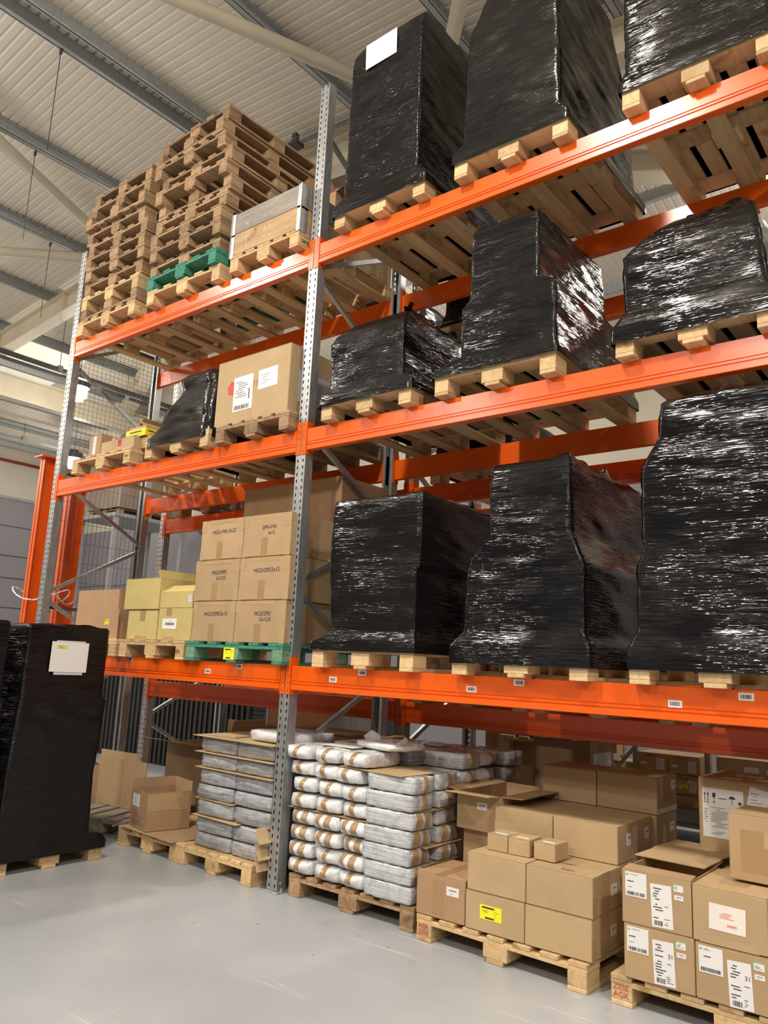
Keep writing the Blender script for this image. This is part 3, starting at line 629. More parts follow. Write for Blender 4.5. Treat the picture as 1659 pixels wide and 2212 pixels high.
rack_frame(-BW, 1.3, 5.6, 'galvanised frame of the rear rack at its left end')
rack_frame(BW, 1.3, 5.6, 'galvanised frame of the rear rack at its right end')
def beam(x0, x1, yf, zt, s, label, stickers=(), H=.16):
    """box beam, outer face at yf looking along -s*y"""
    P = lambda d, z: (yf + s * d, zt + z)
    prof = [P(.003, 0), P(0, -.003), P(0, -.098), P(.005, -.101), P(.005, -.106), P(-.001, -.110), P(-.001, -.117), P(.005, -.120), P(.005, -.125), P(-.001, -.129), P(-.001, -.157), P(.003, -H), P(.05, -H), P(.05, 0)]
    r = part('rack_beam', MB().prism(prof, x0 + .006, x1 - .006), 'orange_paint'); tag(r, label, 'rack beam')
    for e, (xx, sg) in enumerate(((x0, -1), (x1, 1))):
        mb = MB(); xa, xb = (xx - .046, xx + .0) if sg < 0 else (xx, xx + .046)
        holes(mb, (xa, yf - s * .004, 0), (1, 0, 0), zt - .19, zt + .055, .023, .023, .005, .0075, .049)
        mb.box(xx - .003, xx + .003, min(yf - s * .004, yf + s * .06), max(yf - s * .004, yf + s * .06), zt - .19, zt + .055)
        part('end_connector', mb, 'orange_paint', r)
        part('hole_shade', MB().box(xa + .002, xb - .002, min(yf - s * .003, yf - s * .0015), max(yf - s * .003, yf - s * .0015), zt - .188, zt + .052), 'red_pipe_paint', r)  # dark red sheet behind the plate, paints the shade inside its holes
    for (sx, sz) in stickers:
        fr = (Vector((sx - .035, yf - .0, sz - .016)), Vector((1, 0, 0)), Vector((0, 0, 1)), Vector((0, -1, 0)))
        a = MB(); rect(a, fr, 0, .066, 0, .034, 0, .001); l = part('barcode_label', a, 'paper', r); p = MB(); barcode(p, fr, .01, .056, .008, .026, .001, random.Random(int(sx * 100))); part('print', p, 'ink', l)
    return r
ST = [(-1.884, 1.42), (-.879, 1.366), (-.531, 1.413), (.386, 1.365), (.63, 1.417), (1.44, 1.362), (1.742, 1.413), (2.575, 1.356), (2.893, 1.408)]
TN = {Z1: 'lowest', Z2: 'middle', Z3: 'top'}
for z in (Z1, Z2, Z3):
    for x0, x1, bn in ((-BW, -.1, 'left'), (0, BW - .1, 'right')):
        st = [q for q in ST if x0 < q[0] < x1] if z == Z1 else ()
        beam(x0, x1, 0, z, 1, f'orange {TN[z]} beam across the front of the {bn} bay', st)
        beam(x0, x1, DEP, z, -1, f'orange {TN[z]} beam across the back of the {bn} bay, in shade')
ZB = {1.19: 'lowest', 2.945: 'middle', 4.2: 'top'}
for z in ZB:
    for x0, x1, bn in ((-BW, -.1, 'left'), (0, BW - .1, 'right')):
        beam(x0, x1, 1.3, z, 1, f'dark orange {ZB[z]} beam of the rear rack seen behind the {bn} bay')
        beam(x0, x1, 2.37, z, -1, f'orange {ZB[z]} beam on the far side of the rear rack behind the {bn} bay')
# mesh end panel
r = empty('mesh_panel', (-BW - .13, 0, 0), 'grey wire mesh guard fixed to the left end frame of the rack', 'mesh panel')
mb = MB()
for i in range(19): y = .1 + i * .05; mb.box(-.0015, .0015, y - .0013, y + .0013, 1.9, 4.75)
part('vertical_wires', mb, 'steel_dark', r); mb = MB()
z = 1.95
while z < 4.75: mb.box(-.003, 0, .1, 1.02, z - .0013, z + .0013); z += .05 if z > 3.2 else .2
part('horizontal_wires', mb, 'steel_dark', r)
part('mesh_frame', MB().box(-.01, .01, .085, .105, 1.88, 4.78).box(-.01, .01, 1.015, 1.035, 1.88, 4.78).box(-.01, .01, .085, 1.035, 1.86, 1.89).box(-.01, .01, .085, 1.035, 4.76, 4.79), 'steel_dark', r)
# orange posts left of the rack
def post(x, y, w_, h, label):
    r = empty('orange_steel_post', (x, y, 0), label, 'post'); 
    part('column', MB().box(-w_ * .35, w_ * .35, -w_ / 2, -w_ / 2 + .012, .012, h).box(-w_ * .35, w_ * .35, w_ / 2 - .012, w_ / 2, .012, h).box(-.006, .006, -w_ / 2, w_ / 2, .012, h), 'orange_paint', r)
    part('base_plate', MB().box(-.12, .12, -.12, .12, 0, .012), 'orange_paint', r); part('cap_plate', MB().box(-.09, .09, -.12, .12, h, h + .015), 'orange_paint', r)
    return r
post(-4.2, .27, .13, 3.50, 'tall orange steel post with a flat cap plate, left of the rack')
post(-4.2, .63, .18, 3.22, 'wide orange steel post seen through the mesh end guard')
mb = MB(); pts = [Vector((-4.05 + .25 * math.cos(a), .3 + .22 * math.sin(a) * 1.3, 2.02 + .07 * math.sin(2 * a))) for a in [i * PI / 9 for i in range(19)]]
tag(part('white_cable', mb.pipe(pts, .007), 'paper', smooth=True), 'white cable looped round the orange posts', 'cable')
mb = MB(); mb.pipe([Vector((-4.12, .38 + .03 * i, 2.0 + .05 * math.sin(i * .55))) for i in range(12)], .007)
tag(part('white_cable', mb, 'paper', smooth=True), 'second white cable drooping between the orange posts', 'cable')

# ================================================================== GOODS: pallet positions
YF = -.08                                   # pallets overhang the front beams
def rp(x0, x1, z, label, **k):              # pallet in the front rack, front edge at YF
    W = round(x1 - x0, 3); return pallet((x0 + x1) / 2, YF + .6, z, label, W=W, **k)
# --- top tier, left bay: two tall stacks
rr = random.Random(3)
for i in range(11):
    dx = rr.uniform(-.03, .03); m_ = 'wood_used' if i not in (0, 2) else 'wood_new'
    pallet(-2.775 + dx - (.03 if i > 6 else 0), YF + .6 + rr.uniform(-.03, .03), Z3 + i * .1425, f'plain wooden pallet, {ORD[i]} from the bottom of the left-hand stack on the top tier' if i < 10 else 'plain wooden pallet crowning the left-hand stack on the top tier',
           W=1.0, nb=5, mat=m_, rot=rr.uniform(-.025, .025), flip=i in (1, 8), H=.1425, group='empty pallets stacked on the top tier')
for i in range(12):
    g = i == 1; dx = rr.uniform(-.035, .035) - (.06 if i > 8 else 0)
    m_ = 'wood_green' if g else ('wood_new' if i in (0,) else 'wood_used')
    lab = 'green pallet second from the bottom of the taller stack on the top tier' if g else (f'brown wooden pallet, {ORD[i]} from the bottom of the taller stack on the top tier' if i < 11 else 'brown wooden pallet crowning the taller stack on the top tier, just below the roof')
    pallet(-1.62 + dx, YF + .6 + rr.uniform(-.03, .03), Z3 + i * .1425, lab, W=1.0, nb=5, mat=m_, rot=rr.uniform(-.025, .025), flip=i in (6, 10), H=.1425, group='empty pallets stacked on the top tier')
rp(-.95, -.15, Z3, 'pale wooden pallet under the grey-topped crate beside the central upright', mat='wood_new', stamp=[(0, -.53, 'right', 'urc', .06, 'ink')])
def collar(z, h, mat, label, tilt=0):
    r = empty('pallet_collar', (-.55, YF + .6, z), label, 'crate', tilt); W, D, t = .8, 1.2, .02
    for nm, b_ in (('front_board', (-W / 2, W / 2, -D / 2, -D / 2 + t)), ('rear_board', (-W / 2, W / 2, D / 2 - t, D / 2)), ('side_board', (-W / 2, -W / 2 + t, -D / 2 + t, D / 2 - t)), ('side_board', (W / 2 - t, W / 2, -D / 2 + t, D / 2 - t))):
        part(nm, MB().box(*b_, 0.0, h - .002), mat, r, .002)
    for sx in (-1, 1):
        for sy in (-1, 1):
            mb = MB(); X, Y = sx * (W / 2 + .001), sy * (D / 2 + .001)
            mb.box(min(X, X + sx * .003), max(X, X + sx * .003), min(Y, Y - sy * .075), max(Y, Y - sy * .075), -.02, h).box(min(X, X - sx * .035), max(X, X - sx * .035), min(Y, Y + sy * .003), max(Y, Y + sy * .003), -.02, h)
            mb.tube((X + sx * .003, Y + sy * .003, -.02), (X + sx * .003, Y + sy * .003, h), .007, 8)
            h_ = part('corner_hinge', mb, 'galvanised', r)
            rv = MB()
            for q in (.25, .75):
                for u in (.02, .055): rv.tube((X + sx * .003, Y - sy * u, h * q), (X + sx * .006, Y - sy * u, h * q), .005, 6)
            part('rivets', rv, 'bolt', h_)
    nl = MB()
    for q in (.3, .7):
        for u in (-.22, .0, .06, .26): nl.tube((u, -D / 2 - .001, h * q), (u, -D / 2 + .004, h * q), .004, 6)
    part('nail_heads', nl, 'bolt', r)
collar(Z3 + .145, .19, 'wood_new_x', 'lower brown wooden crate collar with galvanised corner hinges on the top tier')
collar(Z3 + .337, .185, 'wood_grey_x', 'upper weathered grey wooden crate collar with galvanised corner hinges on the top tier')
open_carton(-.78, -.3, .45, .95, Z3 + .53, Z3 + .80, 'brown open carton rising behind the grey crate collar on the top tier', {'front': (.16, 50), 'left': (.18, 70), 'right': (.18, 75)}, 'cardboard_red')
# --- top tier, right bay: black wrapped loads
def load_pallet(x0, x1, z, label, **k): return rp(x0, x1, z, label, mat='wood_new', **k)
load_pallet(.213, 1.03, Z3, 'pale wooden pallet under the leftmost black load on the top tier')
load_pallet(1.262, 2.062, Z3, 'pale wooden pallet under the middle black load on the top tier')
load_pallet(2.386, 3.186, Z3, 'pale wooden pallet under the rightmost black load on the top tier')
zt = Z3 + .144
Yf, Yb = -.075, 1.12
wrapped([(zt - .06, .2, 1.045, Yf - .022, Yb + .02), (zt + .02, .2, 1.045, Yf - .022, Yb + .02), (zt + .09, .285, .96, Yf, Yb - .1), (5.2, .29, .958, Yf, Yb - .12), (5.85, .295, .955, Yf, Yb - .15), (5.96, .305, .95, Yf + .005, Yb - .17), (6.05, .40, .94, Yf + .03, Yb - .2), (6.1, .5, .935, Yf + .07, Yb - .24)],
        'tall black wrapped load with a white sheet near its top, leftmost on the top tier', seed=1, wrinkle=.006, decals=[(0, 0, 0, Yf - .007, 0, ('front', .44, .73, 5.80, 6.01, 'plain', .03))])
wrapped([(zt - .045, 1.245, 2.075, Yf - .022, Yb + .02), (zt + .02, 1.25, 2.075, Yf - .022, Yb + .02), (zt + .1, 1.31, 2.01, Yf, Yb), (5.3, 1.335, 2.0, Yf, Yb - .05), (5.62, 1.35, 1.99, Yf + .01, Yb - .1), (5.78, 1.42, 1.985, Yf + .03, Yb - .2), (6.02, 1.5, 1.98, Yf + .05, Yb - .35), (6.04, 1.52, 1.97, Yf + .07, Yb - .38)],
        'bulky black film-wrapped load with taped corner creases, middle of the top tier', 'black_film_steep', seed=2, wrinkle=.008)
wrapped([(zt - .04, 2.37, 3.2, Yf - .022, Yb + .02), (zt + .02, 2.37, 3.2, Yf - .022, Yb + .02), (zt + .1, 2.40, 3.17, Yf, Yb), (5.7, 2.40, 3.15, Yf, Yb - .05), (5.75, 2.42, 3.13, Yf, Yb - .05)],
        'black wrapped load rightmost on the top tier, cut by the photo edge', 'black_film_steep', seed=3, wrinkle=.007)
# --- middle tier, right bay
load_pallet(.2, .985, Z2, 'pale wooden pallet under the low black load beside the central upright, middle tier')
load_pallet(1.165, 1.99, Z2, 'pale wooden pallet under the stepped black load, middle tier')
load_pallet(2.33, 3.13, Z2, 'pale wooden pallet under the shiny rounded black load, middle tier')
zt = Z2 + .144
wrapped([(zt - .05, .17, 1.0, Yf - .022, Yb + .02), (zt + .02, .185, 1.0, Yf - .022, Yb + .02), (zt + .07, .255, .905, Yf, Yb), (3.67, .25, .9, Yf, Yb - .2), (3.73, .28, .89, Yf + .02, Yb - .22), (3.80, .40, .87, Yf + .07, Yb - .27), (3.83, .52, .85, Yf + .13, Yb - .3)],
        'low black wrapped load with crumpled top beside the central upright, middle tier', seed=4, wrinkle=.006, torn=.04, tuft=(.83, .05))
wrapped([(zt - .03, 1.15, 2.005, Yf - .022, Yb + .02), (zt + .02, 1.155, 2.005, Yf - .022, Yb + .02), (zt + .08, 1.345, 1.985, Yf, Yb), (3.55, 1.345, 1.985, Yf, Yb - .05), (3.655, 1.355, 1.98, Yf, Yb - .08), (3.70, 1.40, 1.98, Yf, Yb - .1), (3.73, 1.405, 1.88, Yf, Yb - .2), (4.15, 1.41, 1.875, Yf, Yb - .3), (4.17, 1.42, 1.87, Yf + .01, Yb - .31)],
        'tall black film-wrapped load stepping in at its upper third, middle tier', 'black_film_steep', seed=5, wrinkle=.007)
wrapped([(zt - .07, 2.31, 3.145, Yf - .022, Yb + .02), (zt + .02, 2.315, 3.145, Yf - .022, Yb + .02), (zt + .11, 2.385, 3.09, Yf, Yb), (3.68, 2.375, 3.06, Yf, Yb - .1), (3.75, 2.44, 3.05, Yf + .02, Yb - .15), (3.82, 2.52, 3.03, Yf + .06, Yb - .2), (3.88, 2.60, 2.99, Yf + .12, Yb - .26), (3.9, 2.66, 2.95, Yf + .16, Yb - .3)],
        'rounded black wrapped load with strong white glare, rightmost on the middle tier', seed=6, wrinkle=.006, torn=.04)
# --- lowest tier, right bay
load_pallet(.256, 1.08, Z1, 'pale pallet under the black load right of the central upright, lowest beam tier')
load_pallet(1.35, 2.17, Z1, 'pale wooden pallet under the black load that widens at half height, lowest beam tier')
load_pallet(2.38, 3.18, Z1, 'pale wooden pallet under the tallest black load at the right edge, lowest beam tier')
zt = Z1 + .144
wrapped([(zt - .035, .235, 1.095, Yf - .022, Yb + .02), (zt + .02, .245, 1.095, Yf - .022, Yb + .02), (zt + .09, .40, 1.075, Yf, Yb), (2.05, .365, 1.075, Yf, Yb - .05), (2.07, .36, 1.1, Yf, Yb - .05), (2.50, .365, 1.1, Yf, Yb - .1), (2.53, .38, 1.095, Yf + .01, Yb - .12)],
        'black wrapped load right of the central upright, lowest beam tier', 'black_film_calm', seed=7, wrinkle=.004, torn=.006)
wrapped([(zt - .08, 1.335, 2.19, Yf - .022, Yb + .02), (zt + .02, 1.338, 2.19, Yf - .022, Yb + .02), (zt + .1, 1.42, 2.15, Yf, Yb), (2.03, 1.43, 2.15, Yf, Yb), (2.10, 1.46, 2.12, Yf, Yb - .03), (2.22, 1.575, 2.075, Yf, Yb - .05), (2.60, 1.575, 2.07, Yf, Yb - .1), (2.63, 1.6, 2.06, Yf + .02, Yb - .12)],
        'black film-wrapped load narrowing at half height with a torn top, lowest beam tier', seed=8, wrinkle=.006, torn=.03, tuft=(1.98, .1))
wrapped([(zt - .075, 2.37, 3.2, Yf - .022, Yb + .02), (zt + .02, 2.37, 3.2, Yf - .022, Yb + .02), (zt + .12, 2.425, 3.19, Yf, Yb), (2.02, 2.43, 3.18, Yf, Yb), (2.1, 2.455, 3.18, Yf, Yb - .05), (2.5, 2.46, 3.17, Yf, Yb - .1), (2.66, 2.55, 3.15, Yf, Yb - .15), (2.83, 2.56, 3.12, Yf, Yb - .2), (2.85, 2.58, 3.1, Yf + .02, Yb - .22)],
        'tallest black wrapped load, crumpled at its top, right edge of the lowest beam tier', seed=9, wrinkle=.009, torn=.04)
# --- middle tier, left bay
load_pallet(-3.06, -2.1, Z2, 'pale wooden pallet with three small cartons on it, left end of the middle tier', stamp=[(.43, 0, 'front', 'IPPC', .025, 'ink_brown')])
load_pallet(-1.88, -1.03, Z2, 'pale stamped wooden pallet under the small black bundle, middle tier', stamp=[(0, -.53, 'right', 'EPAL', .045, 'ink_brown')])
rp(-.94, -.12, Z2, 'brown wooden pallet under the big plain carton beside the central upright, middle tier')
zt = Z2 + .144
wrapped([(zt - .06, -1.9, -1.015, Yf - .022, 1.14), (zt + .02, -1.895, -1.015, Yf - .022, 1.14), (zt + .1, -1.77, -1.05, Yf, .75), (3.5, -1.74, -1.06, Yf + .02, .7), (3.56, -1.66, -1.07, Yf + .03, .68), (3.62, -1.60, -1.08, Yf + .05, .66), (3.68, -1.58, -1.08, Yf + .06, .64), (3.79, -1.62, -1.10, Yf + .05, .6), (3.82, -1.58, -1.12, Yf + .08, .57)],
        'small black bundle with a pinched neck, left bay of the middle tier', 'black_film_calm', seed=10, wrinkle=.012, rad=.1)
big = [('front', .21, .43, .09, .37, 'long', .02), ('front', .49, .70, .225, .38, 'soft', .03), ('front', .13, .25, .23, .35, 'disc', 0, '', 'red_print', 6),
       ('front', .43, .55, .24, .34, 'ink', 0, 'rad', 'ink_red', .09), ('front', .38, .43, .0, .14, 'ctape'), ('right', .1, .6, .1, .35, 'grey')]
carton(-.985, -.16, -.065, 1.0, zt, 3.795, 'big brown carton with two white labels and a red mark, middle tier', 'cardboard_pale', big)
carton(-2.86, -2.66, -.04, .2, zt, 3.47, 'tall narrow carton with a white side strip, left end of the middle tier', 'cardboard_red', [('front', .07, .12, .02, .2, 'grey')])
carton(-2.63, -2.11, -.05, .3, zt, 3.375, 'long pale brown carton with a small red sticker, middle tier left end', 'cardboard_pale', [('front', .17, .23, .0, .13, 'tape'), ('front', .27, .33, .04, .11, 'red')])
r = carton(-2.32, -2.02, .0, .3, 3.377, 3.47, 'yellow and red printed carton with raised flaps atop the small cartons, middle tier', 'cardboard_pale', [('front', .0, .3, .0, .07, 'yprint'), ('front', .0, .05, .07, .09, 'red'), ('right', .0, .12, .0, .07, 'yprint')], flaps=False)
for a, sx in ((35, -1), (-35, 1)): part('flap', MB().obox((sx * .02 + .04, 0, .125), (.05, 0, .05 * -sx), (0, .13, 0), (.002 * sx, 0, .002)), 'cardboard_pale', r)
carton(-2.11, -1.93, .02, .4, zt, 3.37, 'small brown carton tucked behind the long pale carton, middle tier', 'cardboard', [('right', .05, .3, .02, .1, 'grey')])
# --- lowest beam tier, left bay
rp(-3.0, -2.0, Z1, 'wooden pallet under the large plain carton, left end of the lowest beam tier', mat='wood_new')
rp(-1.95, -1.09, Z1, 'wooden pallet under the yellowish cartons, lowest beam tier', mat='wood_new', stamp=[(.36, 0, 'front', 'EPL', .04, 'ink_brown')])
rp(-1.065, -.02, Z1, 'faded green wooden pallet with a yellow label, under the grid of brown cartons', mat='wood_green', blockmat='wood_green_faded', nb=5)
r = empty('yellow_tag', (-.62, YF - .001, Z1 + .02), 'bright yellow paper label stuck on the green pallet block', 'label'); decal(r, 0, 0, 0, ('front', 0, .115, 0, .085, 'yellow'))
zt = Z1 + .144
open_carton(-2.745, -2.10, -.03, .75, zt, 2.005, 'large plain brown carton with a small yellow label, left end of the lowest beam tier', {'back': (.01, 0)}, 'cardboard_red',
            [('front', .47, .53, .115, .165, 'yellow')])
part('loose_flap', MB().box(0, .10, 0, .005, 0, .25), 'cardboard_red', empty('folded_cardboard_flap', (-2.155, -.045, zt), 'narrow upright cardboard flap against the right side of the large plain carton', 'cardboard'))
YM = 'cardboard_yellow'
carton(-1.92, -1.515, -.04, .4, zt, 1.825, 'yellowish carton low left under the wide yellowish carton, lowest beam tier', YM, [('front', .17, .24, .15, .24, 'tape'), ('front', .12, .28, .0, .03, 'ctape')])
carton(-1.50, -1.075, -.04, .4, zt, 1.838, 'yellowish carton with a white barcode label, low right of its stack, lowest beam tier', YM, [('front', .06, .24, .09, .17, 'codebox'), ('front', .1, .17, .19, .25, 'tape'), ('front', .1, .22, .0, .03, 'ctape')])
carton(-1.985, -1.505, -.05, .4, 1.827, 2.083, 'wide plain yellowish carton on top left of its stack, lowest beam tier', YM, [('front', .0, .02, .0, .05, 'ctape')])
open_carton(-1.498, -1.085, -.04, .4, 1.84, 1.965, 'yellowish carton with one flap raised, on top right of its stack, lowest beam tier', {'back': (.14, 5), 'left': (.2, 20), 'front': (.12, -60)}, YM, [('front', .36, .4, .04, .1, 'grey')])
hand = [('MGD-PPE-AUZ', None), ('2PN-MA', '6x12'), ('MGD/PPE', '5x12,SS'), ('MGD/2PE/2x12', None), ('MGD/2PE/2x12', None), ('MGS/2PE/', '12x12,SS')]
cols = ['left', 'right']; rows = ['bottom', 'middle', 'top']
for row, (za, zb, xs) in enumerate(((zt, 1.883, (-1.067, -.575, -.05)), (1.887, 2.196, (-1.078, -.565, -.04)), (2.20, 2.508, (-1.046, -.555, -.052)))):
    for c_ in (0, 1):
        xa, xb = xs[c_] + .003, xs[c_ + 1] - .003; W = xb - xa; H = zb - za; t_ = hand[{0: 4, 1: 2, 2: 0}[row] + c_]
        d = [('front', W * .4, W * .53, 0, H * .45, 'tape'), ('front', 0, W * .11, H * .72, H, 'ctape'), ('front', W * .86, W, H * .68, H, 'ctape'), ('front', W * .2, W * .8, H * .9, H, 'ctape'), ('front', 0, W * .07, 0, H * .25, 'ctape'), ('front', W * .9, W, 0, H * .3, 'ctape'),
             ('front', W * .3, W * .8, H * .62, H * .75, 'ink', .02, t_[0], 'ink', .042)]
        if t_[1]: d.append(('front', W * .4, W * .8, H * .5, H * .6, 'ink', .02, t_[1], 'ink', .035))
        if c_ == 1: d += [('right', .05, .16, H * .72, H * .8, 'fragile'), ('right', .15, .23, 0, H * .45, 'tape'), ('right', .2, .3, H * .8, H, 'ctape')]
        carton(xa, xb, -.04, .42, za, zb, f'brown hand-marked carton at {rows[row]} {cols[c_]} of the six-carton grid on the green pallet', 'cardboard', d, group='hand-marked cartons on the green pallet')
    d = [('right', .1, .26, .22, .25, 'fragile'), ('right', .2, .28, 0, .15, 'tape')]
    carton(-.56, -.055, .43, .88, za, zb, f'brown carton with a red FRAGILE sticker behind the six-carton grid, {rows[row]} one of its column', 'cardboard', d, group='cartons behind the grid on the green pallet')
carton(-1.17, -.06, .47, 1.05, 2.512, 2.88, 'wide brown carton lying on the rear cartons just below the middle beam', 'cardboard_red', [('front', .55, .6, 0, .36, 'ctape')])

# ================================================================== FLOOR LEVEL
# pallet of small brown cartons
pallet(1.665, .55, 0, 'pale floor pallet with red stamped block under the plain brown cartons', W=1.02, nb=7, mat='wood_new', rot=-.035, H=.132, stamp=[(-.46, 0, 'front', 'AGR|ZESE', .034, 'ink_red')])
zt = .134
CB = 'cardboard_pale'
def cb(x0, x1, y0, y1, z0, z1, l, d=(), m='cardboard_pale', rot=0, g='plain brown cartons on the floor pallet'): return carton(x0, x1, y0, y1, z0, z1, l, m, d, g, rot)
sl = [('right', .22, .29, .07, .12, 'small'), ('right', .0, .05, .0, .1, 'ctape'), ('right', .1, .2, .0, .19, 'ctape')]
cb(1.457, 1.806, -.04, .31, zt, .322, 'plain brown carton with a bright yellow label, bottom left of the front block', [('front', .09, .22, .065, .135, 'yellow')])
cb(1.81, 2.168, -.04, .31, zt, .322, 'plain brown carton at the bottom right of the front block on the floor pallet', sl)
cb(1.461, 1.808, -.035, .31, .324, .513, 'plain brown carton stacked on the yellow-labelled one', [('front', .0, .01, .17, .189, 'ctape')])
cb(1.812, 2.171, -.035, .31, .324, .511, 'plain brown carton with faint stamped lid, second layer right, beside the small boxes', sl + [('top', .1, .3, .02, .1, 'ink', 3.14, 'HIS2', 'ink_brown', .035), ('top', .05, .2, .15, .2, 'ink', 3.14, 'MIRROW', 'ink_brown', .03)])
for i, (za, zb) in enumerate(((zt, .322), (.324, .511))):
    cb(1.457, 1.806, .315, .80, za, zb, f'plain brown carton hidden behind the yellow-labelled stack, {["floor", "second"][i]} layer', g='cartons hidden inside the floor pallet stack'); cb(1.81, 2.168, .315, .80, za, zb, f'plain carton with end sticker behind the front right stack, {["floor", "second"][i]} layer', [('right', .35, .42, .08, .13, 'small'), ('right', .05, .12, 0, .18, 'ctape')])
cb(1.425, 1.790, .30, .79, .513, .70, 'plain brown carton of the third layer behind the three small boxes, left', [('front', .32, .345, .12, .18, 'ctape')])
cb(1.795, 2.160, .30, .79, .513, .702, 'plain brown carton of the third layer behind the three small boxes, right', [('right', .12, .18, .08, .14, 'small'), ('right', .38, .44, .08, .14, 'small'), ('right', .2, .27, 0, .17, 'ctape')])
for i, (za, zb) in enumerate(((zt, .322), (.324, .511), (.513, .702))):
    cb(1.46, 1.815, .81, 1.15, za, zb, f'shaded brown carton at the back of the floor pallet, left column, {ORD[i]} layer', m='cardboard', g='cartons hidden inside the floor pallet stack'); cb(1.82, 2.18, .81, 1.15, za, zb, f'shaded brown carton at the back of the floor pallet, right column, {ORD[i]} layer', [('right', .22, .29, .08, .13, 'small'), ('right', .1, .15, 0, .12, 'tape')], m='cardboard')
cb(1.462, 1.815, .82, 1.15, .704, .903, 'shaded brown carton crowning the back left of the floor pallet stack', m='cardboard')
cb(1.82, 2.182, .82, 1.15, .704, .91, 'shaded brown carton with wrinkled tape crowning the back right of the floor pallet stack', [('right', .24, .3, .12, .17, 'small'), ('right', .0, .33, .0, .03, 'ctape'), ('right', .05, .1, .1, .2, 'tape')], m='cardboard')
# three small boxes on the front block
for x, y, rt, l in ((1.575, .15, .03, 'leftmost'), (1.704, .15, .05, 'middle'), (1.853, .16, -.02, 'rightmost')):
    carton(x - .062, x + .062, y - .075, y + .075, .514, .60, f'small plain carton with a white top sticker, {l} of the three on the front block', 'cardboard_pale', [('top', .03, .1, .035, .06, 'plain')], 'small cartons with top stickers', rt)
carton(1.128, 1.447, -.03, .33, zt, .355, 'reddish-brown taped carton with a white label at the front left of the floor pallet', 'cardboard_red', [('front', .11, .18, .02, .2, 'tape'), ('front', .2, .28, .13, .175, 'small'), ('top', .12, .18, 0, .36, 'tape')])
carton(1.14, 1.44, .42, 1.0, .134, .535, 'brown carton standing behind the reddish carton, lower of two', 'cardboard', [('front', .12, .18, .1, .4, 'ctape')])
open_carton(1.13, 1.435, .36, .95, .537, .745, 'brown carton with a drooping open lid behind the foam packs', {'front': (.14, 85), 'left': (.12, 80), 'right': (.14, 88)}, 'cardboard', [('front', .14, .21, .12, .16, 'small')])
# right-hand pallet
pallet(2.8, .54, 0, 'pale wooden pallet with red stamped block under the labelled cartons, bottom right corner', W=1.06, nb=7, mat='wood_new', rot=-.01, H=.128, stamp=[(-.48, 0, 'front', 'ZESE|AGK', .036, 'ink_red')])
zt = .13; G = 'labelled cartons on the right-hand floor pallet'
def lab3(w31, top, shift=0): return [('front', .015, .115, .115 + shift, .22 + shift, 'wide'), ('front', .135, .23, .01 + shift, .19 + shift, 'ship', .04, w31), ('front', .235, .28, .175 + shift, .205 + shift, 'greenlab'), ('front', .24, .28, .14 + shift, .16 + shift, 'small')]
carton(2.335, 2.651, -.065, .33, zt, .362, 'labelled brown carton marked 31, bottom left of the right-hand pallet', 'cardboard', lab3('31', 0), G)
carton(2.655, 2.955, -.065, .33, zt, .356, 'labelled brown carton marked 31, bottom row at the photo edge', 'cardboard', lab3('31', 0, -.005), G)
open_carton(2.330, 2.644, -.065, .33, .365, .593, 'labelled brown carton with a gaping lid above the left one marked 31', {'front': (.08, -84), 'back': (.12, 86)}, 'cardboard', lab3('', 0), 0)
r = empty('cardboard_sheet', (2.47, .40, .604), 'creased cardboard lid lying over the gaping labelled carton', 'cardboard', -.05)
part('lid_sheet', MB().box(-.17, .17, -.21, .02, 0, .005), 'cardboard_pale', r); part('lid_sheet', MB().obox((0, .18, .004), (.17, 0, 0), (0, .17, -.004), (0, 0, .0025)), 'cardboard_pale', r)
carton(2.648, 2.956, -.065, .33, .36, .588, 'brown carton with one large cream label, above the edge carton marked 31', 'cardboard_pale', [('front', .07, .22, .06, .165, 'cream', -.02), ('front', .03, .27, .0, .03, 'ctape'), ('top', .08, .2, .1, .3, 'ctape')], G)
carton(2.335, 2.65, .335, .62, zt, .56, 'brown carton between the gaping one and the tall handling-label carton', 'cardboard', (), G); carton(2.655, 2.955, .335, .48, zt, .58, 'brown carton hidden behind the cream-labelled carton', 'cardboard', (), G)
carton(2.76, 3.08, .12, .42, .60, .885, 'brown carton with a large square tape patch, on top at the right photo edge', 'cardboard', [('front', .05, .18, .04, .22, 'tape'), ('front', .15, .3, .15, .22, 'ctape')])
carton(2.47, 3.0, .64, 1.1, zt, .965, 'tall brown carton with a large handling label showing arrows, glass and umbrella', 'cardboard', [('front', .02, .225, .54, .785, 'handling'), ('front', .245, .34, .67, .81, 'soft', -.2), ('front', .36, .45, .5, .8, 'ctape'), ('top', .1, .2, .05, .1, 'plain'), ('top', .25, .35, .12, .2, 'plain'), ('top', .18, .26, .25, .3, 'plain')])

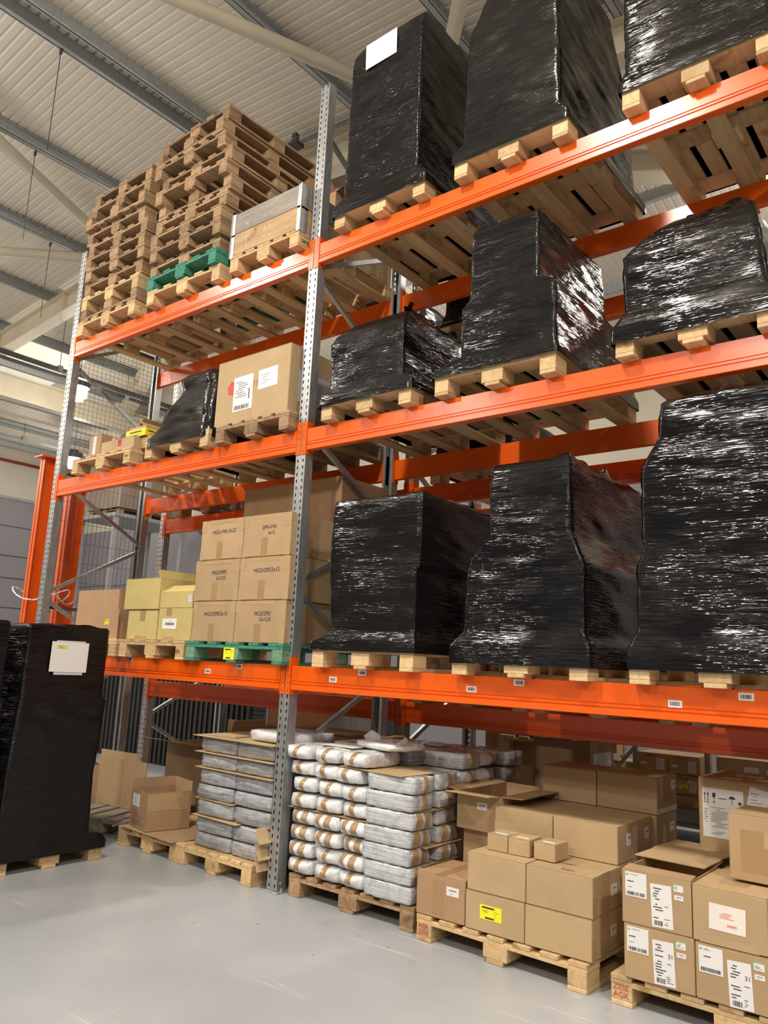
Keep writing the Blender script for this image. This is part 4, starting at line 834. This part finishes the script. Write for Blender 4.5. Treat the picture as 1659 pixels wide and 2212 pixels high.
# --- foam packs
_foam = {}
def pack_mesh(W, L, H, mix, bulge, seed, tapes):
    rnd = random.Random(seed); off = Vector((seed * 3.3, 1, 7)); n = 12
    def S(x, y, z, o=0):
        xs = x * math.sqrt(max(0, 1 - y * y / 2 - z * z / 2 + y * y * z * z / 3)); ys = y * math.sqrt(max(0, 1 - z * z / 2 - x * x / 2 + z * z * x * x / 3)); zs = z * math.sqrt(max(0, 1 - x * x / 2 - y * y / 2 + x * x * y * y / 3))
        px, py, pz = x * (1 - mix * .6) + xs * mix * .6, y * (1 - mix * .3) + ys * mix * .3, z * (1 - mix) + zs * mix
        e = abs(y) > .99; b_ = bulge * (1 - x * x) * (1 - z * z) if e else 0
        p = Vector((px * W / 2, py * L / 2 + math.copysign(b_, y) * (1 if e else 0), pz * H / 2 + H / 2))
        nv = noise.noise(Vector((p.x * 22, p.y * 22, p.z * 22)) + off) * .006 * (1.6 if e else .8)
        d = Vector((0, math.copysign(1, y), 0)) if e else (Vector((0, 0, math.copysign(1, z))) if abs(z) > .99 else Vector((math.copysign(1, x), 0, 0)))
        return p + d * (nv + o)
    mb = MB()
    def grid(fn, nu, nv, u0=-1, u1=1, v0=-1, v1=1):
        V = [fn(u0 + (u1 - u0) * i / nu, v0 + (v1 - v0) * j / nv) for j in range(nv + 1) for i in range(nu + 1)]
        mb_.add(V, [(j * (nu + 1) + i, j * (nu + 1) + i + 1, (j + 1) * (nu + 1) + i + 1, (j + 1) * (nu + 1) + i) for j in range(nv) for i in range(nu)])
    mb_ = mb
    for s in (-1, 1):
        grid(lambda u, v: S(u, s, v), n, 8); grid(lambda u, v: S(s, u, v), n, 8); grid(lambda u, v: S(u, v, s), n, n)
    me = bpy.data.meshes.new('pack'); me.from_pydata(mb.v, [], mb.f); bm = bmesh.new(); bm.from_mesh(me); bmesh.ops.remove_doubles(bm, verts=bm.verts[:], dist=.0004); bmesh.ops.recalc_face_normals(bm, faces=bm.faces[:]); bm.to_mesh(me); bm.free()
    for p in me.polygons: p.use_smooth = True
    bands = []
    for (ta, tb, va, vb, sk) in tapes:
        mb_ = MB(); grid(lambda u, v: S(u + sk * v, -1, v, .0025), 5, 10, ta, tb, va, vb)
        if vb > .95: grid(lambda u, v: S(u + sk, v, 1, .0025), 5, 3, ta, tb, -1, -.75)
        b2 = bpy.data.meshes.new('tape_band'); b2.from_pydata(mb_.v, [], mb_.f)
        for p in b2.polygons: p.use_smooth = True
        bands.append(b2)
    return me, bands
def fpack(cx, cy, z, rot, label, kind, var=0, group='wrapped foam packs on the floor pallet'):
    W, L, H = .222, .35, .101
    tp = [[(-.15, .2, -.95, .97, .05)], [(-.7, -.25, -.9, .97, 0), (.12, .55, -.9, .97, 0)], [(-.2, .2, -.5, .98, 0)], [(-.25, .15, -.95, .98, -.06)]][var % 4]
    k = (kind, var)
    if k not in _foam:
        me, bands = pack_mesh(W, L, H, .62 if kind == 'foam_white' else .3, .03 if kind == 'foam_white' else .014, var * 5 + 1, tp); me.materials.append(MATS[kind])
        for b2 in bands: b2.materials.append(MATS['tape'])
        _foam[k] = (me, bands)
    me, bands = _foam[k]; r = empty('foam_pack', (cx, cy, z), label, 'pack', rot, group)
    o = bpy.data.objects.new('film_body', me); COL.objects.link(o); o.parent = r
    for b2 in bands: t_ = bpy.data.objects.new('tape_band', b2); COL.objects.link(t_); t_.parent = r
    return r
pallet(.578, .62, 0, 'brown wooden pallet on the floor under the white foam packs', W=1.0, nb=7, mat='wood_used', rot=.0, H=.136)
PZ = [.138 + .0995 * i for i in range(8)]; rf_ = random.Random(11)
for i, z in enumerate(PZ):
    for c_ in range(3):
        xx = [.165, .39, .60][c_] - (.055 if i > 5 else 0) + rf_.uniform(-.012, .012) + (.0 if i < 7 else [0, .01, .035][c_])
        v = 1 if 1 <= i <= 3 and not (i == 1 and c_ == 1) else (2 if i == 0 else (0 if i % 2 else 3))
        fpack(xx, .19 + rf_.uniform(-.015, .015), z, 0, f'white foam pack with brown tape, {["left", "middle", "right"][c_]} column, {ORD[i]} layer from the pallet', 'foam_white', v)
for i, z in enumerate(PZ[:7]):
    ln = rf_.uniform(-.01, .01)
    fpack(.875 + ln, .11, z, PI / 2, f'silvery foam pack lying crosswise at the front corner, {ORD[i]} layer from the pallet', 'foam_silver', 1 if 1 <= i <= 4 else 0)
    fpack(.88 - ln, .375, z, PI / 2, f'silvery foam pack second from the front on the right side, {ORD[i]} layer from the pallet', 'foam_silver', 0 if i in (0, 6) else (1 if i < 4 else 3))
fpack(.865, .62, PZ[6], PI / 2, 'foam pack third from the front on the right side, below the top layer', 'foam_white', 0); fpack(.865, .845, PZ[6], PI / 2, 'foam pack fourth from the front on the right side, below the top layer', 'foam_white', 0)
fpack(.93, 1.08, PZ[6], PI / 2, 'grey foam pack jutting out at the rear right, below the top layer', 'foam_grey', 2)
fpack(.86, .66, PZ[7], PI / 2, 'foam pack at the front of the top layer on the right side', 'foam_silver', 0); fpack(.86, .88, PZ[7], PI / 2, 'foam pack second in the top layer on the right side', 'foam_white', 0); fpack(.94, 1.1, PZ[7], PI / 2, 'grey foam pack rearmost right of the top layer', 'foam_grey', 2)
for i, (x, y) in enumerate(((.18, .57), (.41, .57), (.63, .57), (.18, .95), (.41, .95), (.63, .95))):
    fpack(x, y, PZ[7], 0, f'foam pack lying flat in the {["middle", "rear"][i // 3]} of the top layer, {["left", "centre", "right"][i % 3]}', 'foam_grey', 0)
carton(.07, .73, .39, 1.12, .138, PZ[7] - .003, 'plain carton core behind the white foam packs', 'cardboard')
r = empty('cardboard_sheet', (.78, .24, PZ[7] - .002), 'brown cardboard sheet lying on the silvery packs at the front corner', 'cardboard', .03); part('sheet', MB().add([(-.33, -.2, .0), (.2, -.27, .002), (.24, .02, .004), (-.1, .3, .002), (-.33, .28, 0), (-.33, -.2, .004), (.2, -.27, .006), (.24, .02, .008), (-.1, .3, .006), (-.33, .28, .004)], [(4, 3, 2, 1, 0), (5, 6, 7, 8, 9), (0, 1, 6, 5), (1, 2, 7, 6), (2, 3, 8, 7), (3, 4, 9, 8), (4, 0, 5, 9)]), 'cardboard_pale', r)
for i, (z, x0, x1, l) in enumerate(((PZ[4] + .0, .03, .75, 'left columns at half height'), (PZ[2], .72, 1.07, 'silvery corner, lower'), (PZ[3], .70, 1.08, 'silvery corner, middle'), (PZ[5], .74, 1.06, 'silvery corner, upper'))):
    tag(part('cardboard_sheet', MB().box(x0, x1, .02 + (.1 if i else 0), .5, z - .0015, z + .001), 'cardboard_pale'), f'thin cardboard layer sheet between foam packs, {l}', 'cardboard')
# loose foam roll on top
r = empty('loose_foam_wrap', (.62, .33, PZ[7] + .102), 'crumpled white foam wrap with raised film ears on top of the foam packs', 'foam wrap', -.25)
me, _b = pack_mesh(.42, .3, .055, .7, .01, 4, []); link('wrap_body', me, 'foam_white', r)
for (dx, dy, a) in ((.17, -.08, .3), (-.15, -.02, 2.6), (.22, .03, .6)):
    mb = MB(); nn = 6; V = []
    for j in range(4):
        for i in range(nn + 1):
            t_ = i / nn - .5; V.append((dx + math.cos(a + t_ * 1.6) * (.04 + .012 * j) - .02, dy + math.sin(a + t_ * 1.6) * (.05 + .012 * j), .035 + .022 * j * (1 - abs(t_) * 1.2)))
    mb.add(V, [(j * (nn + 1) + i, j * (nn + 1) + i + 1, (j + 1) * (nn + 1) + i + 1, (j + 1) * (nn + 1) + i) for j in range(3) for i in range(nn)]); part('film_ear', mb, 'foam_white', r, smooth=True)
tag(part('white_sheet', MB().box(.2, .48, .12, .36, PZ[7] + .103, PZ[7] + .106), 'paper'), 'flat white foam sheet left of the crumpled wrap on the packs', 'foam sheet')

# --- grey pack stack in the left bay
pallet(-.6, .56, 0, 'pale pallet on the floor under the grey packs, left of the central upright', W=.84, nb=7, mat='wood_new', rot=-.03, H=.136)
_g = {}
def gpack(x0, x1, y0, z0, z1, label, v):
    key = (v, round(z1 - z0, 3))
    if key not in _g:
        me, _b = pack_mesh(.40, .42, 1.0, .28, .012, v + 20, []); me2 = me
        for vv in me2.vertices: vv.co.z *= (z1 - z0)
        me2.materials.append(MATS['pack_grey' if v else 'foam_grey']); _g[key] = me2
    r = empty('film_wrapped_pack', ((x0 + x1) / 2, y0 + .21, z0), label, 'pack', 0, 'grey film-wrapped packs left of the upright'); o = bpy.data.objects.new('film_body', _g[key]); COL.objects.link(o); o.parent = r; o.rotation_euler = (0, 0, 0)
LV = [(.138, .237), (.239, .345), (.352, .462), (.466, .565), (.567, .676), (.682, .784), (.790, .898)]; rg_ = random.Random(5)
for i, (a, b_) in enumerate(LV):
    for c_ in (0, 1):
        j = rg_.uniform(-.012, .012); gpack(-.905 + c_ * .395 + j, -.512 + c_ * .40 + j, .02, a, b_, f'grey film-wrapped pack, {["left", "right"][c_]} column, {ORD[i]} layer, left of the central upright', (i + c_) % 3)
carton(-.9, -.13, .46, .9, .142, .894, 'plain carton core behind the grey film-wrapped packs', 'cardboard')
for i, (z, x0, x1, y0) in enumerate(((.347, -.93, -.42, -.02), (.463, -.93, -.5, .0), (.678, -.94, -.1, -.02), (.786, -.95, -.1, -.02), (.90, -.965, -.09, -.04), (.134, -.96, -.12, -.03))):
    nm = ['above the second layer', 'above the third layer', 'above the fifth layer', 'above the sixth layer', 'forming the top cover', 'under the bottom layer'][i]
    tag(part('cardboard_sheet', MB().add([(x0, y0 + .02, z), (x1, y0, z - .002), (x1, .9, z), (x0, .9, z), (x0, y0 + .02, z + .004), (x1, y0, z + .003), (x1, .9, z + .004), (x0, .9, z + .004)], [(0, 3, 2, 1), (4, 5, 6, 7), (0, 1, 5, 4), (1, 2, 6, 5), (2, 3, 7, 6), (3, 0, 4, 7)]), 'cardboard_pale'), f'cardboard layer sheet {nm} of the grey packs', 'cardboard')
r = empty('cardboard_flaps', (-.13, -.01, 0), 'bent cardboard flaps sticking out at the right foot of the grey pack stack', 'cardboard')
for (z, s) in ((.30, 1), (.2, 1), (.13, .8)): part('flap', MB().obox((.0, .05, z + .03), (.045 * s, -.02, -.04), (0, .12, 0), (.002, 0, .002)), 'cardboard_pale', r)
r = empty('loose_cardboard', (-.75, .25, .906), 'pale cardboard offcut lying on the top left of the grey pack stack', 'cardboard', .1); part('sheet', MB().box(-.14, .14, -.2, .15, 0, .008), 'cardboard_pale', r)
me, _b = pack_mesh(.46, .42, .075, .3, .012, 9, []); r = empty('foam_pack', (-.22, .27, .908), 'single white foam pack on top of the grey pack stack, behind the central upright', 'pack', -.08); link('film_body', me, 'foam_white', r)
carton(-.9, .06, .95, 1.25, .55, .93, 'long brown carton behind the grey pack stack under the brace', 'cardboard_red')

# --- floor pallets at the left
pallet(-1.40, .58, 0, 'wooden pallet on the floor with a flat cardboard sheet and an open carton', W=.76, nb=5, mat='wood_new', H=.138)
r = empty('cardboard_sheet', (-1.37, .1, .140), 'flat torn cardboard sheet spread under the open carton', 'cardboard', 0); part('sheet', MB().add([(-.36, -.13, 0), (.32, -.17, -.004), (.36, -.05, .0), (.38, .5, 0), (-.36, .5, 0), (-.36, -.13, .005), (.32, -.17, .001), (.36, -.05, .006), (.38, .5, .005), (-.36, .5, .005)], [(4, 3, 2, 1, 0), (5, 6, 7, 8, 9), (0, 1, 6, 5), (1, 2, 7, 6), (2, 3, 8, 7), (3, 4, 9, 8), (4, 0, 5, 9)]), 'cardboard', r)
open_carton(-1.70, -1.375, .0, .36, .147, .425, 'open brown carton with faint printed text and a paper label, on the floor sheet', {'back': (.07, 2), 'left': (.07, 4)}, 'cardboard_red',
            [('front', .04, .17, .155, .245, 'faint'), ('front', .03, .28, .02, .13, 'lines', 0, '', 'ink_brown'), ('right', .0, .34, .145, .27, 'ctape')], -.22)
pallet(-2.30, .42, 0, 'weathered wooden pallet half hidden behind the floor-standing black load', W=.8, nb=5, mat='wood_grey', rot=.35, D=.9, H=.144)
r = empty('standing_cardboard', (-2.4, .36, .15), 'tall folded cardboard sheet standing on the weathered pallet', 'cardboard', .08)
part('panel', MB().box(-.3, .34, 0, .006, 0, .40), 'cardboard', r); part('panel', MB().obox((-.33, -.04, .15), (.035, .045, 0), (-.003, .003, 0), (0, 0, .17)), 'cardboard', r); part('panel', MB().box(-.3, .2, .01, .016, .38, .46), 'cardboard', r); part('tape_strip', MB().box(-.02, .04, -.001, 0, .02, .4), 'tape', r)
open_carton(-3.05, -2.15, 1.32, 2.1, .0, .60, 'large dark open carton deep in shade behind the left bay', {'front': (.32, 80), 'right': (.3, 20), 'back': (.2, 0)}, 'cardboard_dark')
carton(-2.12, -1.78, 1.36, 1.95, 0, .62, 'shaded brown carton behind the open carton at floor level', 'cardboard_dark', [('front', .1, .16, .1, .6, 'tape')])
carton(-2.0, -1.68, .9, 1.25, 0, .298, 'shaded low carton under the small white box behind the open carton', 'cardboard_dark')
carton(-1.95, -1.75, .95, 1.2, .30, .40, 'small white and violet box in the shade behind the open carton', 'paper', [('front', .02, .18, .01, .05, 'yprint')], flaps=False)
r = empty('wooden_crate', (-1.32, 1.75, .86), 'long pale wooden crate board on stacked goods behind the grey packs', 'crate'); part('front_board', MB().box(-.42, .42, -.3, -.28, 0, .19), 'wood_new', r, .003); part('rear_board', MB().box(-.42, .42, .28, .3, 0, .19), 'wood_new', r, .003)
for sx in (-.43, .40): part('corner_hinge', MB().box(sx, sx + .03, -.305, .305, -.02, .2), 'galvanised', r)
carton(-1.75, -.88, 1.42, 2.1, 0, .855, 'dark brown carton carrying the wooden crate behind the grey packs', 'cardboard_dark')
r = empty('perforated_cabinet', (-2.75, 2.6, 0), 'dark perforated metal cabinet in the shade beyond the left rack', 'cabinet')
mb = MB(); holes_done = 0
for c_ in range(16): holes(mb, (-.48 + c_ * .06, 0, 0), (1, 0, 0), .05, 1.35, .03, .03, .017, .006, .05)
part('perforated_front', mb, 'steel_dark', r); part('cabinet_frame', MB().box(-.5, -.48, -.01, .5, 0, 1.4).box(.48, .5, -.01, .5, 0, 1.4).box(-.5, .5, -.01, .5, 1.35, 1.4), 'steel_dark', r); part('back_panel', MB().box(-.48, .48, .48, .5, 0, 1.35), 'paper_grey', r)

# --- black wrapped loads standing in the aisle at the left
pallet(-2.06, -.755, 0, 'pale wooden pallet under the aisle load with the white sheet', W=.8, mat='wood_new', rot=PI / 2)
wrapped([(.082, -2.68, -1.443, -1.175, -.335), (.135, -2.68, -1.443, -1.175, -.335), (.18, -2.64, -1.455, -1.15, -.37), (.20, -2.64, -1.46, -1.14, -.47), (.6, -2.6, -1.46, -1.145, -.49), (1.12, -2.6, -1.46, -1.11, -.45), (1.145, -2.6, -1.462, -1.105, -.485), (1.63, -2.6, -1.46, -1.11, -.485), (1.645, -2.58, -1.47, -1.10, -.495)],
        'tall black film-wrapped load on the aisle floor with a white paper sheet on its side', 'black_film', seed=11, wrinkle=.005, torn=.02,
        decals=[(0, 0, -1.452, 0, 0, ('right', -.90, -.68, 1.30, 1.54, 'grey', -.0)), (0, 0, -1.4495, 0, 0, ('right', -.937, -.652, 1.32, 1.53, 'plain', -.01)), (0, 0, -1.4475, 0, 0, ('right', -.90, -.82, 1.487, 1.505, 'yellow', -.01))])
pallet(-2.06, -1.66, 0, 'pale wooden pallet under the aisle load cut by the left photo edge', W=.8, mat='wood_new', rot=PI / 2)
wrapped([(.085, -2.68, -1.443, -2.08, -1.24), (.14, -2.68, -1.443, -2.08, -1.24), (.22, -2.62, -1.46, -2.04, -1.245), (.6, -2.6, -1.46, -2.02, -1.25), (1.12, -2.6, -1.46, -2.0, -1.21), (1.15, -2.6, -1.46, -2.0, -1.235), (1.64, -2.6, -1.46, -2.0, -1.235), (1.655, -2.58, -1.47, -1.99, -1.245)],
        'black film-wrapped load on the aisle floor, cut by the left photo edge', 'black_film', seed=12, wrinkle=.006, torn=.02)

# ================================================================== REAR RACK AND BEYOND
def rrp(x0, x1, z, label, **k): return pallet((x0 + x1) / 2, 1.25 + .6, z, label, W=x1 - x0, **k)
for x, l in ((.1, 'left'), (1.15, 'middle'), (2.25, 'right')):
    rrp(x, x + 1.0, 1.19, f'pale pallet on the rear rack behind the right bay, {l} of three', mat='wood_new', nb=7, group=None)
    for j in range(3):
        carton(x + .02 + j * .33, x + .33 + j * .33, 1.27, 1.6, 1.336, 1.60, f'brown carton on the rear rack behind the {l} black load, {["left", "centre", "right"][j]} of three', 'cardboard', [('front', .05, .2, .02, .16, 'grey'), ('front', .22, .28, .1, .2, 'plain')], 'cartons glimpsed on the rear rack')
for x0, z, h, l, s_ in ((.2, 2.945, .5, 'middle beams of the rear rack, right of the central frame', 21), (.25, 4.2, .75, 'top beams of the rear rack, right of the central frame', 22), (-.95, 4.2, .6, 'top beams of the rear rack, left of the central frame', 23)):
    rrp(x0, x0 + .8, z, f'pale wooden pallet on the {l}', mat='wood_new')
    wrapped([(z + .1, x0 - .01, x0 + .81, 1.24, 2.4), (z + .22, x0 + .03, x0 + .77, 1.27, 2.35), (z + h, x0 + .05, x0 + .75, 1.3, 2.3)], f'black film-wrapped load on the {l}', seed=s_, step=.04, wrinkle=.012)
rrp(-3.2, -2.2, 2.945, 'wooden pallet on the middle beams of the rear rack, left bay'); rrp(-2.15, -1.15, 2.945, 'second wooden pallet on the middle beams of the rear rack, left bay')
r = empty('film_bundle', (-2.3, 1.8, 3.09), 'loose grey film-wrapped bundle on the rear rack behind the left bay', 'bundle'); me, _b = pack_mesh(1.6, 1.0, .12, .4, .02, 33, []); link('film_body', me, 'pack_film_grey', r)
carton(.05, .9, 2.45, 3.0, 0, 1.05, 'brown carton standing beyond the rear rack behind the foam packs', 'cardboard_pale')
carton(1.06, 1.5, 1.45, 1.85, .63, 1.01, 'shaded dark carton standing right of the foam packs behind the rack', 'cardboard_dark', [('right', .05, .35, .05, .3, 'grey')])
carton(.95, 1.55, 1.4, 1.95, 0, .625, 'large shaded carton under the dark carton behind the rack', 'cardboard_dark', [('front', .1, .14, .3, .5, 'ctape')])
# shelving beyond with labelled cartons
r = empty('storage_shelf', (1.6, 3.1, 0), 'blue-grey shelf unit beyond the rear rack', 'shelf')
for x in (-.65, -.3, .28):
    part('upright_post', MB().box(x - .02, x + .02, -.32, -.28, 0, 1.35).box(x - .02, x + .02, .28, .32, 0, 1.35), 'galvanised', r)
for z in (.32, ): part('shelf_board', MB().box(-.65, .28, -.32, .32, z, z + .03), 'grey_trim', r)
part('front_rail', MB().box(-.65, .28, -.345, -.325, .36, .46), 'galvanised', r)
for a, b_ in (((-.65, -.3, .5), (-.3, -.3, .9)), ((-.65, -.3, .9), (-.3, -.3, .5)), ((-.65, -.3, .95), (-.3, -.3, 1.3))): part('cross_brace', MB().bar(a, b_, .03, .01, (0, 1, 0)), 'galvanised', r)
part('lower_shelf_board', MB().box(-.65, .28, -.32, .32, .16, .19), 'grey_trim', r)
for j, (x, z, l) in enumerate(((1.31, .715, 'top left'), (1.565, .715, 'top right'), (1.565, .565, 'lower right'), (1.31, .565, 'lower left'))):
    d = [('front', .16, .225, .02, .11, 'soft'), ('front', .03, .08, .05, .07, 'plain'), ('front', .06, .17, .11, .135, 'ink', 0, '•EPPSOLA', 'ink_brown', .022)]
    if j == 2: d += [('front', .09, .165, .04, .09, 'yellow')]
    carton(x, x + .25, 2.8, 3.15, z - .0, z + .145, f'small labelled carton on the far shelf, {l} of the block', 'cardboard_pale', d, 'labelled cartons on the far shelf')
carton(1.31, 1.82, 2.8, 3.2, .352, .56, 'brown carton carrying the labelled cartons on the far shelf', 'cardboard_pale')
carton(1.02, 1.28, 2.95, 3.2, .35, .75, 'pale carton with a yellow panel behind the shelf cross brace', 'cardboard_pale', [('front', .15, .24, .1, .35, 'yprint'), ('front', .03, .1, .15, .35, 'soft')])
carton(2.0, 2.6, 2.6, 3.1, 0, .9, 'pale carton with white labels standing beyond the tall handling-label carton', 'cardboard_pale', [('front', .2, .3, .75, .85, 'soft'), ('front', .35, .45, .76, .84, 'soft')])
pallet(.65, 2.75, .78, 'pale wooden pallet carrying flat goods, seen over the foam packs beyond the rear rack', W=.8, mat='wood_new', D=.8)
tag(part('flat_goods', MB().box(.3, .75, 2.4, 2.9, .926, .96).box(.5, .95, 2.45, 2.95, .962, .985), 'ink_grey'), 'dark flat goods lying on the pallet beyond the rear rack', 'goods')
r = empty('trolley', (-1.6, 2.9, 0), 'pale grey bins and dark frame parts beyond the rear rack, left of the central frame', 'trolley')
part('bin', MB().box(-.35, -.1, -.2, .2, .0, .9), 'paper_grey', r, .01); part('bin', MB().box(-.05, .2, -.2, .2, .0, .92), 'paper_grey', r, .01); part('frame', MB().box(-.42, -.38, -.25, .25, 0, 1.2).box(.22, .26, -.25, .25, 0, 1.2).box(-.42, .26, -.25, -.21, 1.16, 1.2), 'steel_dark', r)
# far wrapped goods beyond the mesh
r = empty('steel_platform', (-12.2, 6.6, 0), 'grey steel platform far behind the mesh guard carrying wrapped cartons', 'platform')
for sx in (-.7, .7):
    for sy in (-.9, .9): part('leg', MB().box(sx - .05, sx + .05, sy - .05, sy + .05, 0, 4.42), 'grey_trim', r)
part('deck', MB().box(-.78, .78, -.98, .98, 4.42, 4.5), 'grey_trim', r)
pallet(-12.2, 6.6, 4.5, 'wooden pallet on the far platform under the clear-wrapped cartons', W=1.2, D=1.6, mat='wood_used')
wrapped([(4.648, -12.85, -11.55, 5.75, 7.45), (5.3, -12.85, -11.55, 5.75, 7.45), (5.42, -12.8, -11.6, 5.8, 7.4)], 'clear-wrapped brown cartons high and far away behind the mesh guard', 'clear_film_brown', seed=41, step=.07, wrinkle=.03)
r = empty('dark_filler', (-4.6, 2.9, 0), 'added dark ribbed block standing in for the dim gate beyond the left bay', 'cabinet')  # dark block added to darken the view under the left bay
mb = MB()
for i in range(50): mb.box(-3.5 + i * .1, -3.5 + i * .1 + .03, -.03, 0, .02, 1.28)
part('ribbed_front', mb, 'filler_dark', r); part('filler_body', MB().box(-3.52, 1.52, 0, .5, 0, 1.3), 'filler_dark', r)
# debris on the floor
for i, (x, y, s_) in enumerate(((.35, -.5, .012), (.9, -.62, .01), (1.1, -.25, .01), (-.4, -.2, .01), (.1, -.75, .009), (.62, -.2, .008))):
    tag(part('floor_scrap', MB().box(x, x + s_ * 2.2, y, y + s_ * .5, 0, .002), 'ink_grey'), ['thin dark splinter on the floor in front of the foam pack pallet', 'dark speck on the floor left of the yellow-labelled carton pallet', 'tiny dark scrap by the pallet edge', 'tiny scrap left of the central foot plate', 'dark scrap in the open floor', 'dark scrap right of the central foot plate'][i], 'debris')
